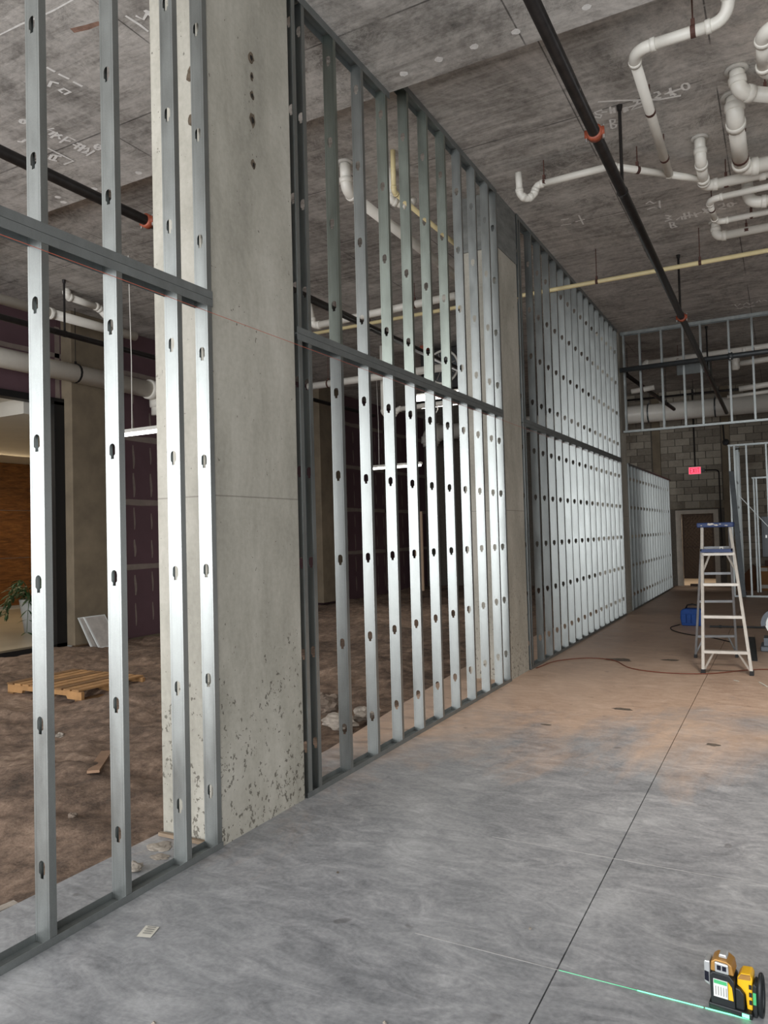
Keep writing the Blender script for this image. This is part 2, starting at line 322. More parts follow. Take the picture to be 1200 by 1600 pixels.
# ceiling slab with a step
ceiling = struct(box('ceiling', XL, XR, YF, YS, ZN, 6, 'ceiling'), 'lower part of the soot grey board-formed concrete ceiling')
ceiling2 = struct(box('ceiling', XL, XR, YS, YB+.2, ZF, 6, 'ceiling'), 'higher part of the soot grey board-formed concrete ceiling')
def ribbon(pts, wd, z):
    pts = [Vector((x, y, z)) for x, y in pts]; L = []; R = []
    for i, p in enumerate(pts):
        d = (pts[min(i+1, len(pts)-1)]-pts[max(i-1, 0)]).normalized(); nrm = Vector((-d.y, d.x, 0))
        k = wd*.62*random.uniform(.7, 1.15); L.append(p+nrm*k); R.append(p-nrm*k)
    n = len(pts); return L+R, [(i, i+1, n+i+1, n+i) for i in range(n-1)]
MARKS = [
(5.67,0.022,[[(-1.372,6.932),(-1.213,7.004),(-1.025,7.105),(-0.857,7.194),(-0.683,7.228)],[(-0.601,7.119),(-0.61,7.148),(-0.627,7.159),(-0.646,7.147),(-0.659,7.119),(-0.661,7.083),(-0.652,7.055),(-0.635,7.045),(-0.616,7.056),(-0.603,7.084),(-0.601,7.119)],[(-0.814,7.127),(-0.737,7.121),(-0.665,7.114)],[(-0.898,7.054),(-0.86,7.054),(-0.85,7.105),(-0.894,7.141),(-0.848,7.169)],[(-0.755,7.049),(-0.761,7.182)],[(-0.778,7.103),(-0.723,7.193)],[(-1.363,7.082),(-1.436,7.087),(-1.426,7.136),(-1.387,7.167),(-1.41,7.216),(-1.453,7.165)],[(-1.378,7.122),(-1.328,7.14)],[(-1.289,7.066),(-1.303,7.193)],[(-1.262,7.106),(-1.272,7.199)],[(-1.302,7.131),(-1.263,7.142)],[(-1.21,7.174),(-1.103,7.165),(-1.009,7.15)],[(-1.181,7.143),(-1.185,7.239)],[(-1.158,7.144),(-1.161,7.228)],[(-1.085,7.092),(-1.047,7.103),(-1.061,7.154),(-1.126,7.225),(-1.02,7.215)],[(-1.334,7.288),(-1.353,7.461)],[(-1.334,7.288),(-1.291,7.314),(-1.304,7.363),(-1.341,7.367)],[(-1.341,7.367),(-1.298,7.414),(-1.313,7.458),(-1.353,7.461)]]),
(5.67,0.025,[[(-1.339,9.442),(-1.286,9.389),(-1.253,9.48),(-1.181,9.432),(-1.207,9.67),(-1.27,9.594),(-1.353,9.616)],[(-1.181,9.913),(-1.124,9.988),(-1.171,10.037),(-1.125,10.105),(-1.209,10.117)],[(-1.077,10.152),(-1.007,10.061),(-1.004,10.181)],[(-0.962,9.973),(-0.967,10.188)],[(-0.909,9.968),(-0.912,10.175)],[(-1.002,10.087),(-0.876,10.087)],[(-0.849,10.027),(-0.834,10.192)],[(-0.884,10.114),(-0.761,10.06)],[(-0.739,9.96),(-0.697,10.138)],[(-0.747,10.107),(-0.691,10.005)],[(-0.572,9.953),(-0.507,9.921),(-0.501,10.02),(-0.567,10.067),(-0.489,10.116)],[(-0.403,10.036),(-0.414,10.076),(-0.436,10.082),(-0.456,10.05),(-0.461,10.0),(-0.45,9.961),(-0.429,9.955),(-0.409,9.986),(-0.403,10.036)],[(-0.397,10.011),(-0.357,10.007)],[(-1.16,10.164),(-1.165,10.375)],[(-1.163,10.186),(-1.111,10.211),(-1.126,10.291),(-1.163,10.276)],[(-1.126,10.291),(-1.098,10.375),(-1.165,10.375)]]),
(5.67,0.02,[[(-2.365,9.347),(-2.267,9.361)],[(-2.409,9.513),(-2.276,9.531)],[(-2.13,9.322),(-2.147,9.644)],[(-2.217,9.503),(-2.093,9.486)]]),
(5.67,0.028,[[(-0.686,14.637),(-0.629,14.627),(-0.603,14.788),(-0.539,14.638),(-0.501,14.778),(-0.438,14.61),(-0.388,14.785),(-0.329,14.682)],[(-0.286,14.71),(-0.239,14.601),(-0.209,14.741),(-0.163,14.624),(-0.11,14.732)],[(-0.608,14.883),(-0.555,14.967),(-0.481,14.849),(-0.417,14.959),(-0.314,14.901)]]),
(5.43,0.022,[[(-5.746,4.179),(-5.772,4.191),(-5.795,4.188),(-5.801,4.173),(-5.787,4.155),(-5.76,4.144),(-5.737,4.146),(-5.731,4.161),(-5.746,4.179)],[(-6.097,4.347),(-6.071,4.377),(-6.002,4.368)],[(-5.628,4.378),(-5.691,4.361),(-5.673,4.42),(-5.758,4.423)],[(-5.789,4.465),(-5.66,4.439),(-5.739,4.522)],[(-5.743,4.451),(-5.658,4.489)],[(-5.79,4.562),(-5.639,4.533),(-5.632,4.61)],[(-5.712,4.553),(-5.684,4.598)],[(-5.708,4.641),(-5.703,4.722)],[(-5.655,4.644),(-5.647,4.726)],[(-5.764,4.702),(-5.632,4.672)],[(-5.767,4.75),(-5.624,4.712)],[(-5.693,4.745),(-5.637,4.762),(-5.693,4.796),(-5.76,4.784),(-5.726,4.82)],[(-5.773,4.846),(-5.627,4.821)],[(-5.52,4.813),(-5.553,4.829),(-5.584,4.826),(-5.594,4.805),(-5.577,4.778),(-5.543,4.762),(-5.512,4.765),(-5.503,4.786),(-5.52,4.813)],[(-5.568,4.783),(-5.526,4.809)],[(-5.96,4.565),(-5.959,4.708),(-5.956,4.848),(-6.092,4.844)],[(-6.031,4.664),(-5.979,4.732)],[(-6.123,4.7),(-6.09,4.767)],[(-6.031,4.664),(-6.123,4.7)],[(-6.003,4.697),(-6.104,4.736)]]),
(5.43,0.02,[[(-4.938,3.78),(-4.931,3.851)],[(-4.931,3.882),(-4.914,3.969)],[(-4.916,4.007),(-4.904,4.089)],[(-5.14,3.952),(-5.064,3.918),(-5.032,3.965)],[(-5.114,4.065),(-5.111,4.026),(-5.055,4.031),(-5.048,4.088),(-5.123,4.085)],[(-3.967,3.685),(-3.952,3.801),(-3.952,3.886)],[(-3.905,3.721),(-3.888,3.777),(-3.79,3.73)],[(-3.809,3.713),(-3.813,3.776)]]),
(5.43,0.012,[[(-4.93,3.364),(-4.678,3.371),(-4.38,3.396),(-4.115,3.395)]])]

for z, wd, strokes in MARKS:
    g = G()
    for i, st in enumerate(strokes): g.add(*ribbon(st, wd, z-.0012-.0003*i))
    g.obj('chalk_marking', 'chalk', ceiling if z < 5.5 else ceiling2)
g = G().add(*ribbon([(-4.42, 3.60), (-4.30, 3.63), (-4.18, 3.645)], .035, ZN-.0012)); g.obj('orange_smear', 'orangechalk', ceiling)
for x, y in ((-2.25, 5.27), (-1.95, 5.27), (-1.62, 5.27), (-2.57, 5.29), (-6.74, 5.28), (-6.79, 5.39), (-6.26, 5.35), (-5.61, 5.35), (-1.1, 5.28)):
    obj('nail_plug', blob(x, y, .034, .034, ZN-.0012, 14, .12), [tuple(range(14))], 'chalk', ceiling)

# left wall: purple board sheets over a backing, lobby opening in the near half
wl = struct(G().box(XL-.2, XL-.016, 9.3, YB, -.3, 6).box(XL-.2, XL-.016, YF, 9.3, 4.1, 6).box(XL-.2, XL-.016, YF, 4.2, -.3, 4.1).obj('wall_left', 'wallconc'), 'far side wall lined with taped purple wallboard')
def sheet(y0, y1, z0, z1): return box('wallboard_sheet', XL-.016, XL, y0+.002, y1-.002, z0+.002, z1-.002, 'purple', wl)
rows = [(-.1, 1.22), (1.22, 2.44), (2.44, 3.66), (3.66, 4.88), (4.88, ZF)]
for z0, z1 in rows:
    for y0, y1 in ((9.3, 12.9), (12.9, 16.5), (16.5, 20.1), (20.1, YB)): sheet(y0, y1, z0, z1)
for y0, y1 in ((YF, 0), (0, 4.2), (4.2, 8.4)):
    for z0, z1 in ((4.1, 4.88), (4.88, ZN if y1 < YS else ZF)): sheet(y0, y1, z0, min(z1, ZN if y1 < YS else ZF))
sheet(8.4, 9.3, 4.1, ZF)
for y0, y1 in ((YF, .3), (.3, 4.2)):
    for z0, z1 in rows[:4]: sheet(y0, y1, z0, min(z1, 4.1))
def tape(y0, y1, z0, z1):
    n = max(2, int(max(y1-y0, z1-z0)/.3)); hor = (y1-y0) > (z1-z0); L = []; R = []
    for i in range(n+1):
        k = i/n
        if hor: yy = y0+(y1-y0)*k; L.append((XL+.0015, yy, z0+random.uniform(-.012, .012))); R.append((XL+.0015, yy, z1+random.uniform(-.012, .012)))
        else: zz = z0+(z1-z0)*k; L.append((XL+.0015, y1+random.uniform(-.01, .01), zz)); R.append((XL+.0015, y0+random.uniform(-.01, .01), zz))
    obj('joint_tape', L+R, [(i, i+1, n+2+i, n+1+i) for i in range(n)], 'mud', wl)
for z in (1.22, 2.44, 3.66, 4.88): tape(9.3, YB, z-.05, z+.05)
tape(4.2, 9.3, 4.86, 4.94)
for y in (12.9, 16.5, 20.1): tape(y-.06, y+.06, 0, 5.4)
for y in (4.2, 8.4): tape(y-.05, y+.05, 4.12, 5.4)
g = G(); n = 9; L = []; R = []
for i in range(n+1):
    k = i/n; wd = .022*math.sin(PI*min(max(k, .06), .94))**.4; off = .008*math.sin(5*k)
    L.append((0, off-wd, -.5+k)); R.append((0, off+wd, -.5+k))
g.add(L+R, [(i, n+1+i, n+2+i, i+1) for i in range(n)]); smear = meshdata('compound_smear', g, 'mud')
cnt = 0; y = 9.62
while y < 22.8:
    if not (8.3 < y < 9.35 or 15.9 < y < 17.3):
        for z0, z1 in rows[:4]:
            z0 = max(z0, 0)
            for k in (.27, .73):
                h = random.uniform(.3, .46); inst('compound_smear', smear, wl, (XL+.0018, y, z0+(z1-z0)*k+random.uniform(-.04, .04)), 0, (1, random.uniform(.8, 1.3), h)); cnt += 1
    y += .43
# block wall at the far end: mortar body, single blocks where the photograph shows them, tie columns, door opening
DX0, DX1, DZ = -2.74, -1.66, 2.13
wb = struct(G().box(-12, DX0, YB+.012, YB+.2, -.3, 6).box(DX1, XR, YB+.012, YB+.2, -.3, 6).box(DX0, DX1, YB+.012, YB+.2, DZ, 6).obj('wall_back', 'mortar'), 'dusty concrete block wall at the far end')
g = G().box(-.198, .198, -.012, .03, 0, .19); blk = meshdata('block', g, 'block')
half = meshdata('half_block', G().box(-.096, .096, -.012, .03, 0, .19), 'block')
for k in range(28):
    z = .005+k*.2032
    if z > ZF-.1: break
    for a, b in ((-5.2, -3.34), (-3.12, -1.47), (-1.26, 1.2)):
        x = a; first = True
        while x < b-.09:
            if first and k % 2: wdt, me = .2032, half
            else: wdt, me = .4064, blk
            if x+wdt > b+.02: wdt, me = .2032, half
            if x+wdt > b+.06: break
            if not (x+wdt > DX0-.02 and x < DX1+.02 and z < DZ+.02): inst('block', me, wb, (x+wdt/2, YB, z), 0, (.975, 1, 1))
            x += wdt; first = False
for a, b in ((-3.34, -3.12), (-1.47, -1.26)): bevel(box('tie_column', a, b, YB-.03, YB+.03, -.1, ZF, 'wallconc', wb))
box('lintel', -3.12, -1.47, YB-.005, YB+.03, DZ+.09, DZ+.30, 'wallconc', wb)
# right wall with the service opening, and the storefront behind the viewer
wr = struct(G().box(XR, XR+.2, YF, 7.9, -.24, 6).box(XR, XR+.2, 12.5, YB, -.24, 6).box(XR, XR+.2, 7.9, 12.5, 3.3, 6).obj('wall_right', 'wallconc'), 'plain concrete wall on the right')
wf = struct(G().box(XL-.2, XR+.2, YF-.2, YF, 4.55, 6).box(XL-.2, XR+.2, YF-.2, YF, -.3, .15).box(-4.1, -2.7, YF-.2, YF, .15, 4.55).box(5.95, XR+.2, YF-.2, YF, .15, 4.55).box(XL-.2, -10.65, YF-.2, YF, .15, 4.55).obj('wall_front', 'wallconc'), 'storefront wall behind the viewer')
for i, (a, b) in enumerate(((-10.65, -4.1), (-2.7, 5.95))):
    g = G(); n = 4
    for k in range(n+1):
        x = a+(b-a)*k/n; g.box(x-.03, x+.03, YF-.14, YF-.04, .15, 4.55)
    for z in (.18, 2.6, 4.52): g.box(a, b, YF-.14, YF-.04, z-.03, z+.03)
    struct(g.obj('window_%d' % (i+1), 'black'), 'dark aluminium storefront window frame')
# ------------------------------------------------------------------ concrete columns
def column(x0, x1, y0, y1, zt, label, mat='column', cap=None):
    t = thing('concrete_column', ((x0+x1)/2, (y0+y1)/2, -.02), label, 'column')
    bevel(box('shaft', x0, x1, y0, y1, -.02, cap or zt, mat, t), .012, 2)
    if cap: box('capital', x0-.004, x1+.004, y0-.004, y1+.004, cap, zt, 'cap', t)
    return t
c1 = column(-3.25, -2.802, 3.20, 4.01, ZN, 'nearest pale concrete column with a row of chipped tie holes')
for z, r in ((4.684, .036), (4.567, .024), (4.447, .026), (4.291, .042), (4.007, .03)):
    for j, (k, m_, e) in enumerate(((1, 'chip', .0015), (.45, 'darkhole', .003))):
        pts = []
        for q in range(12):
            a = 2*PI*q/12; rr = r*k*random.uniform(.7, 1.2); pts.append((-2.802+e, 3.606+rr*math.cos(a)*.8, z+rr*math.sin(a)*1.1))
        obj('tie_hole', pts, [tuple(range(12))], m_, c1)
for x, z in ((-2.93, 4.40), (-2.93, 4.13)):
    pts = [(x+.03*math.cos(a)*random.uniform(.7, 1.2), 3.1985, z+.042*math.sin(a)*random.uniform(.7, 1.2)) for a in [2*PI*q/12 for q in range(12)]]
    obj('tie_hole', pts, [tuple(range(12))], 'chip', c1)
c2 = column(-3.30, -2.81, 8.13, 8.84, ZF, 'second concrete column, with a darker top band under the ceiling', cap=5.02)
column(-3.30, -2.81, 15.17, 15.84, ZF, 'third and farthest column of the stud line, beside the hanging frame')
column(XL+.002, XL+.26, 8.47, 9.30, ZF, 'dim concrete column behind the leaning tiles at the lobby opening', 'wallconc')
cb = column(XL+.002, XL+.26, 16.1, 17.15, ZF, 'dim concrete column on the purple wall carrying a small metal box', 'wallconc')
b_ = box('junction_box', XL+.262, XL+.31, 16.72, 16.84, 2.02, 2.2, 'bolt', cb)

# ------------------------------------------------------------------ light-gauge stud walls
SW, SF = .092, .036
MAT['galv_green'] = galv('oily_galvanised_steel', s(156, 164, 156), .3, .42)
def stud_mesh(L, zs, mat='galv', lip=.009):
    bm = bmesh.new(); T = .0006
    def loop(pts):
        v = [bm.verts.new((x, 0, z)) for x, z in pts]; return [bm.edges.new((v[i], v[(i+1) % len(v)])) for i in range(len(v))]
    ed = loop([(0, 0), (0, L), (-SW, L), (-SW, 0)])
    for zc in zs:
        c = -SW/2; r = .0195
        top = [(c+r*math.cos(a), zc+.016+r*math.sin(a)) for a in [PI*k/5 for k in range(6)]]
        ed += loop(top+[(c-r, zc-.018), (c-.010, zc-.025), (c-.010, zc-.040), (c+.010, zc-.040), (c+.010, zc-.025), (c+r, zc-.018)])
    bmesh.ops.triangle_fill(bm, use_beauty=True, use_dissolve=False, edges=ed, normal=(0, -1, 0))
    def quad(*p): bm.faces.new([bm.verts.new(q) for q in p])
    for x, sx in ((0, -1), (-SW, 1)):
        quad((x, 0, 0), (x, SF, 0), (x, SF, L), (x, 0, L)); quad((x, SF, 0), (x+sx*lip, SF, 0), (x+sx*lip, SF, L), (x, SF, L))
    me = bpy.data.meshes.new('stud'); bm.to_mesh(me); bm.free(); me.materials.append(MAT[mat]); return me
_sc = {}
def get_stud(L, zs, mat='galv'):
    k = (round(L, 3), tuple(zs), mat)
    if k not in _sc: _sc[k] = stud_mesh(L, zs, mat)
    return _sc[k]
def track(name, y0, y1, z, leg, up_, parent, mat='galv_dull'):
    """U-shaped track lying along Y at height z, legs up or down"""
    g = G(); d = 1 if up_ else -1; T = .0016; x0, x1 = WX+.0015, WX-SW-.0015
    g.box(x1, x0, y0, y1, min(z, z+d*T), max(z, z+d*T))
    for x in (x0, x1): g.box(x-T/2, x+T/2, y0, y1, min(z, z+d*leg), max(z, z+d*leg))
    return g.obj(name, mat, parent)
ZM = 3.055
LOW = (.31, .92, 1.525, 2.135, 2.74)
UP = (.325, .935, 1.545, 2.155)
def stud_wall(y0, y1, ys, label, upper=True, rev=(), tops=None, green=()):
    t = thing('stud_wall', (WX-SW/2, (y0+y1)/2, 0), label, 'stud wall')
    track('bottom_track', y0, y1, .001, .034, True, t)
    track('middle_track' if upper else 'top_track', y0, y1, ZM-.001, .044, False, t)
    for i, y in enumerate(ys):
        me = get_stud(ZM-.012, LOW)
        o = inst('stud', me, t, (WX, y, .006))
        if i in rev: o.scale = (1, -1, 1)
    if upper:
        track('middle_track', y0, y1, ZM+.001, .044, True, t)
        for a, b, zc in tops: track('top_track', a, b, zc-.002, .06, False, t)
        for i, y in enumerate(ys):
            zc = [z for a, b, z in tops if a-.01 <= y <= b+.01][0]
            me = get_stud(zc-ZM-.02, UP, 'galv_green' if i in green else 'galv')
            o = inst('stud', me, t, (WX, y, ZM+.006))
            if i in rev: o.scale = (1, -1, 1)
    return t
stud_wall(1.1, 3.193, [2.098, 2.508, 2.914, 3.150], 'nearest two-storey run of metal studs, left of the nearest column', tops=[(1.1, 3.193, ZN)])
bay2 = [4.075, 4.19]+[4.563+.4064*k for k in range(9)]+[8.072]
stud_wall(4.018, 8.118, bay2, 'two-storey run of metal studs between the nearest and second columns', rev=(0, 1), tops=[(4.018, YS-.004, ZN), (YS+.004, 8.118, ZF)], green=(2, 4, 5, 6, 7))
bay3 = [8.895, 8.94]+[9.418+.4064*k for k in range(14)]+[15.075]
stud_wall(8.846, 15.16, bay3, 'bright densely seen run of metal studs between the second and third columns', rev=(0,), tops=[(8.846, 15.16, ZF)])
bay4 = [15.89]+[16.30+.4064*k for k in range(15)]
stud_wall(15.85, 22.32, bay4, 'low single-storey run of metal studs ending near the far door', upper=False)

# hanging frame between ceiling and head height, running across the room
def xtrack(name, x0, x1, y, z, leg, up_, parent, mat='galv_dull'):
    g = G(); d = 1 if up_ else -1; T = .0016
    g.box(x0, x1, y-.002, y+SW+.002, min(z, z+d*T), max(z, z+d*T))
    for yy in (y-.0015, y+SW+.0015): g.box(x0, x1, yy-T/2, yy+T/2, min(z, z+d*leg), max(z, z+d*leg))
    return g.obj(name, mat, parent)
hf = thing('hanging_stud_frame', (-.6, 15.45, 3.62), 'metal stud frame hung from the ceiling across the far room', 'stud frame')
xtrack('bottom_track', -2.78, 1.6, 15.4, 3.63, .04, True, hf, 'galv'); xtrack('top_track', -2.78, 1.6, 15.4, ZF-.003, .06, False, hf, 'galv')
for x in [-2.74, -2.43, -2.02, -1.62, -1.305, -.81, -.41, 0, .41, .82, 1.23]:
    inst('stud', get_stud(ZF-3.63-.01, (.3, .91, 1.52), 'galv'), hf, (x, 15.4, 3.634), -PI/2)
# partition framing with a return and a diagonal brace in the far right corner
pf = thing('partition_frame', (0, 19.6, 0), 'unfinished metal stud partition in the far right corner, braced diagonally', 'stud frame')
xtrack('bottom_track', -1.12, 1.6, 19.5, .001, .034, True, pf, 'galv'); xtrack('top_track', -1.12, 1.6, 19.5, 3.64, .04, False, pf, 'galv')
for x in (-1.11, -1.0, -.745, -.325, .08, .49, .9, 1.3):
    inst('stud', get_stud(3.62, LOW, 'galv'), pf, (x, 19.5, .006), -PI/2)
for y in (20.05, 20.6):
    inst('stud', get_stud(3.55, LOW, 'galv'), pf, (-.92, y, .006), 0)
G().bar((-.93, 20.12, 3.57), (-.93, 19.6, 3.57), .09, .03).obj('return_track', 'galv_dull', pf)
G().bar((-.93, 20.65, .02), (-.93, 19.6, .02), .09, .03).obj('return_track', 'galv_dull', pf)
G().bar((-.93, 19.49, 2.43), (.35, 19.49, .78), .012, .07, (0, 1, 0)).obj('diagonal_brace', 'galv', pf)
# inner door-opening frame behind the partition
idf = thing('door_opening_frame', (-.2, 21.0, 0), 'thin metal frame for a door opening behind the braced partition', 'door frame')
for x in (-.66, -.60, .3): inst('stud', get_stud(2.9, LOW, 'galv'), idf, (x, 21.0, .0), -PI/2)
xtrack('head_track', -.68, .36, 21.0, 2.92, .04, False, idf, 'galv')
# dark steel track propped against the partition
o = G().bar((-1.06, 19.42, 3.0), (-.90, 19.30, .015), .11, .02, (0, -1, 0)).bar((-1.01, 19.44, 3.0), (-.85, 19.32, .015), .006, .05, (0, -1, 0)).obj('leaning_track', 'greysteel')
tag(o, 'dark steel track leaned upright against the partition corner behind the ladder', 'steel track')

# ------------------------------------------------------------------ pipework
def fillet(pts, rad):
    """split a polyline into straight pieces and corner arcs"""
    pts = [Vector(p) for p in pts]; runs = []; arcs = []; prev = pts[0]
    for i in range(1, len(pts)-1):
        a = (pts[i-1]-pts[i]).normalized(); b = (pts[i+1]-pts[i]).normalized(); ang = a.angle(b)
        dl = min(rad/math.tan(ang/2), (pts[i]-pts[i-1]).length*.48, (pts[i+1]-pts[i]).length*.48)
        p0 = pts[i]+a*dl; p1 = pts[i]+b*dl; runs.append((prev, p0)); arc = []
        for k in range(9):
            t_ = k/8; arc.append(p0*(1-t_)**2+pts[i]*2*t_*(1-t_)+p1*t_*t_)
        arcs.append(arc); prev = p1
    runs.append((prev, pts[-1])); return runs, arcs
def pipe(name, label, cat, pts, r, mat='pvc', bend=1.8, hangers=(), zc=ZF, sleeve=False, group=None, hubs=True, strap='strap', collar=(), into=None):
    t = into or thing(name, pts[0], label, cat, group); runs, arcs = fillet(pts, r*2*bend)
    for a, b in runs:
        if (b-a).length > .004: G().tube([a, b], r, 16).obj('pipe', mat, t, True)
    for arc in arcs:
        g = G().tube(arc, r*1.06, 16)
        if hubs:
            for p, q in ((arc[0], arc[1]), (arc[-1], arc[-2])):
                d = (q-p).normalized(); g.tube([p-d*r*.55, p-d*r*.5, p+d*r*.35, p+d*r*.4], [r*1.08, r*1.2, r*1.2, r*1.06], 16)
        g.obj('elbow', mat, t, True)
    for h in hangers:
        h = Vector(h); d = min(runs, key=lambda ab: ((ab[0]+ab[1])/2-h).length)
        ax = (d[1]-d[0]).normalized(); g = G()
        g.tube([h-ax*.018, h+ax*.018], r*1.07, 16); g.tube([h+Vector((0, 0, r)), Vector((h.x, h.y, zc))], .006, 6)
        g.box(h.x-.014, h.x+.014, h.y-.014, h.y+.014, h.z+r, h.z+r+.05)
        g.obj('hanger', strap, t)
    if sleeve:
        p = Vector(pts[0]); G().lathe((p.x, p.y, zc-.022), [(r*1.05, 0), (r*1.55, 0), (r*1.6, .022), (r*1.05, .022)], 20).obj('ceiling_sleeve', 'sleeve', t, True)
    for c, ax in collar:
        c = Vector(c); ax = Vector(ax); G().tube([c-ax*r*.6, c-ax*r*.55, c+ax*r*.55, c+ax*r*.6], [r*1.02, r*1.2, r*1.2, r*1.02], 16).obj('coupling', mat, t, True)
    return t
PV = 'plastic pipe'; GP = 'drain pipes under the ceiling'
br = pipe('drain_pipe', 'branching white drain pipework with a P-trap, nearest the ceiling step', PV, [(-.21, 5.78, ZF), (-.21, 5.94, 5.42), (-.904, 5.94, 5.42), (-.925, 8.22, 5.42)], .043, hangers=[(-.46, 5.94, 5.42), (-.912, 6.9, 5.42), (-.92, 7.85, 5.42)], group=GP)
pipe('drain_pipe', 'thin white drain pipe with a P-trap ending beside the second column', PV, [(-2.36, 7.6, ZF-.13), (-2.36, 7.62, 5.31), (-2.30, 7.68, 5.27), (-2.24, 7.72, 5.31), (-2.20, 7.73, 5.42), (-1.42, 7.73, 5.42), (-.925, 8.24, 5.42), (-.64, 8.54, 5.42)], .036, bend=1.0, hangers=[(-2.12, 7.73, 5.42), (-1.2, 7.96, 5.42)], into=br)
pipe('drain_pipe', 'white pipe dropping from a ceiling sleeve where the thin trapped pipe joins', PV, [(-.608, 8.12, ZF), (-.608, 8.14, 5.44), (-.627, 8.74, 5.42), (1.2, 8.76, 5.42)], .054, bend=.95, hangers=[(-.41, 8.75, 5.42)], sleeve=True, group=GP, collar=[((-.622, 8.56, 5.425), (0, 1, 0)), ((-.06, 8.755, 5.42), (1, 0, 0))], into=br)
pipe('drain_pipe', 'narrow white pipe making a square U-turn below the branching drain', PV, [(1.2, 8.9, 5.33), (-.6, 8.9, 5.33), (-.58, 9.62, 5.33), (1.2, 9.62, 5.33)], .034, hangers=[(-.59, 9.2, 5.33), (-.2, 9.62, 5.33)], group=GP)
pipe('drain_pipe', 'lowest white pipe turning out of a ceiling sleeve above the cream pipe', PV, [(-.64, 10.5, ZF), (-.64, 10.5, 5.47), (1.2, 10.5, 5.47)], .054, bend=1.1, hangers=[(-.28, 10.5, 5.47)], sleeve=True, group=GP)
pipe('drain_pipe', 'white elbow pipe slanting out of the topmost ring sleeve at the right edge', PV, [(-.215, 7.06, ZF), (-.205, 7.08, 5.47), (.9, 7.9, 5.44)], .062, bend=.9, hangers=[(.0, 7.25, 5.47)], sleeve=True, group=GP)
pipe('drain_pipe', 'thick grey-looking pipe from the second ring sleeve at the right edge', PV, [(-.255, 7.49, ZF), (-.255, 7.5, 5.46), (-.245, 8.52, 5.42), (1.2, 8.56, 5.42)], .074, bend=.8, hangers=[(-.252, 7.72, 5.45), (-.247, 8.27, 5.43)], sleeve=True, group=GP)
pipe('drain_pipe', 'white pipe looping at the upper right edge, above the ring sleeves', PV, [(1.2, 5.98, 5.3), (.0, 6.0, 5.3), (.0, 6.6, 5.3), (.9, 6.66, 5.3)], .052, bend=1.2, group=GP)
pipe('drain_pipe', 'white bend with a steel band at the right edge, above the U-turn pipe', PV, [(-.22, 9.25, ZF), (-.22, 9.25, 5.32), (1.2, 9.27, 5.32)], .06, bend=1.3, group=GP, collar=[((.02, 9.25, 5.32), (1, 0, 0))])
# cream pipe that crosses the whole room and the space behind the studs
pipe('supply_pipe', 'long straight cream pipe crossing the ceiling and through the studs', PV, [(-7.4, 10.585, 5.2), (1.6, 10.585, 5.2)], .03, 'cpvc', hangers=[(-2.2, 10.585, 5.2), (-.85, 10.585, 5.2), (-5.9, 10.585, 5.2), (-4.6, 10.585, 5.2)])
# sprinkler mains
def sprinkler(name, label, x, y0, y1, zf, r, coup, rods, mat='blacksteel'):
    t = thing(name, (x, y0, zf(y0)), label, 'sprinkler pipe')
    G().tube([(x, y0, zf(y0)), (x, y1, zf(y1))], r, 18).obj('pipe', mat, t, True)
    for y in coup:
        c = Vector((x, y, zf(y))); g = G()
        g.tube([c+Vector((0, q, 0)) for q in (-.035, -.03, .03, .035)], [r*1.1, r*1.38, r*1.38, r*1.1], 18)
        for sx in (-1, 1): g.box(c.x+sx*r*1.25-.02, c.x+sx*r*1.25+.02, y-.022, y+.022, c.z-.03, c.z+.03)
        cp = g.obj('grooved_coupling', 'coupling', t, True)
        for sx in (-1, 1): G().tube([(c.x+sx*r*1.5, y, c.z-.06), (c.x+sx*r*1.5, y, c.z+.05)], .011, 8).obj('bolt', 'bolt', cp)
    for y in rods:
        z1 = ZN if y < YS else ZF; g = G().tube([(x, y, zf(y)+r*.8), (x, y, z1)], .016, 8); g.tube([(x, y, z1-.05), (x, y, z1)], [.022, .03], 8)
        g.tube([(x, y-.02, zf(y)), (x, y+.02, zf(y))], r*1.12, 16); g.obj('hanger_rod', mat, t)
    return t
sprinkler('sprinkler_main', 'black sprinkler main running overhead on the open room side', -1.21, YF+.02, 21.2, lambda y: 4.847-.0137*(y-7.1), .046, (5.95, 11.62), (2.2, 7.1, 11.48, 15.9))
sprinkler('sprinkler_main', 'black sprinkler main overhead behind the nearest studs', -5.4, YF+.02, 13.6, lambda y: 4.85, .05, (5.25,), (1.5, 6.4, 10.2))
sprinkler('sprinkler_main', 'black sprinkler main near the purple wall behind the nearest studs', -9.4, YF+.02, 17, lambda y: 4.85, .045, (), (7.45, 12))
t = thing('cross_main', (-2.7, 15.2, 4.86), 'grey steel pipe crossing the hanging frame at mid height', 'sprinkler pipe')
G().tube([(-2.77, 15.2, 4.86), (1.8, 15.2, 4.88)], .05, 16).obj('pipe', 'greysteel', t, True)
cp = G().tube([(-.80, 15.2, 4.868), (-.79, 15.2, 4.868), (-.73, 15.2, 4.868), (-.72, 15.2, 4.868)], [.055, .072, .072, .055], 16).obj('grooved_coupling', 'greysteel', t, True)
for k in (-.06, .06): G().tube([(-.765, 15.12, 4.868+k), (-.765, 15.28, 4.868+k)], .011, 8).obj('bolt', 'bolt', cp)
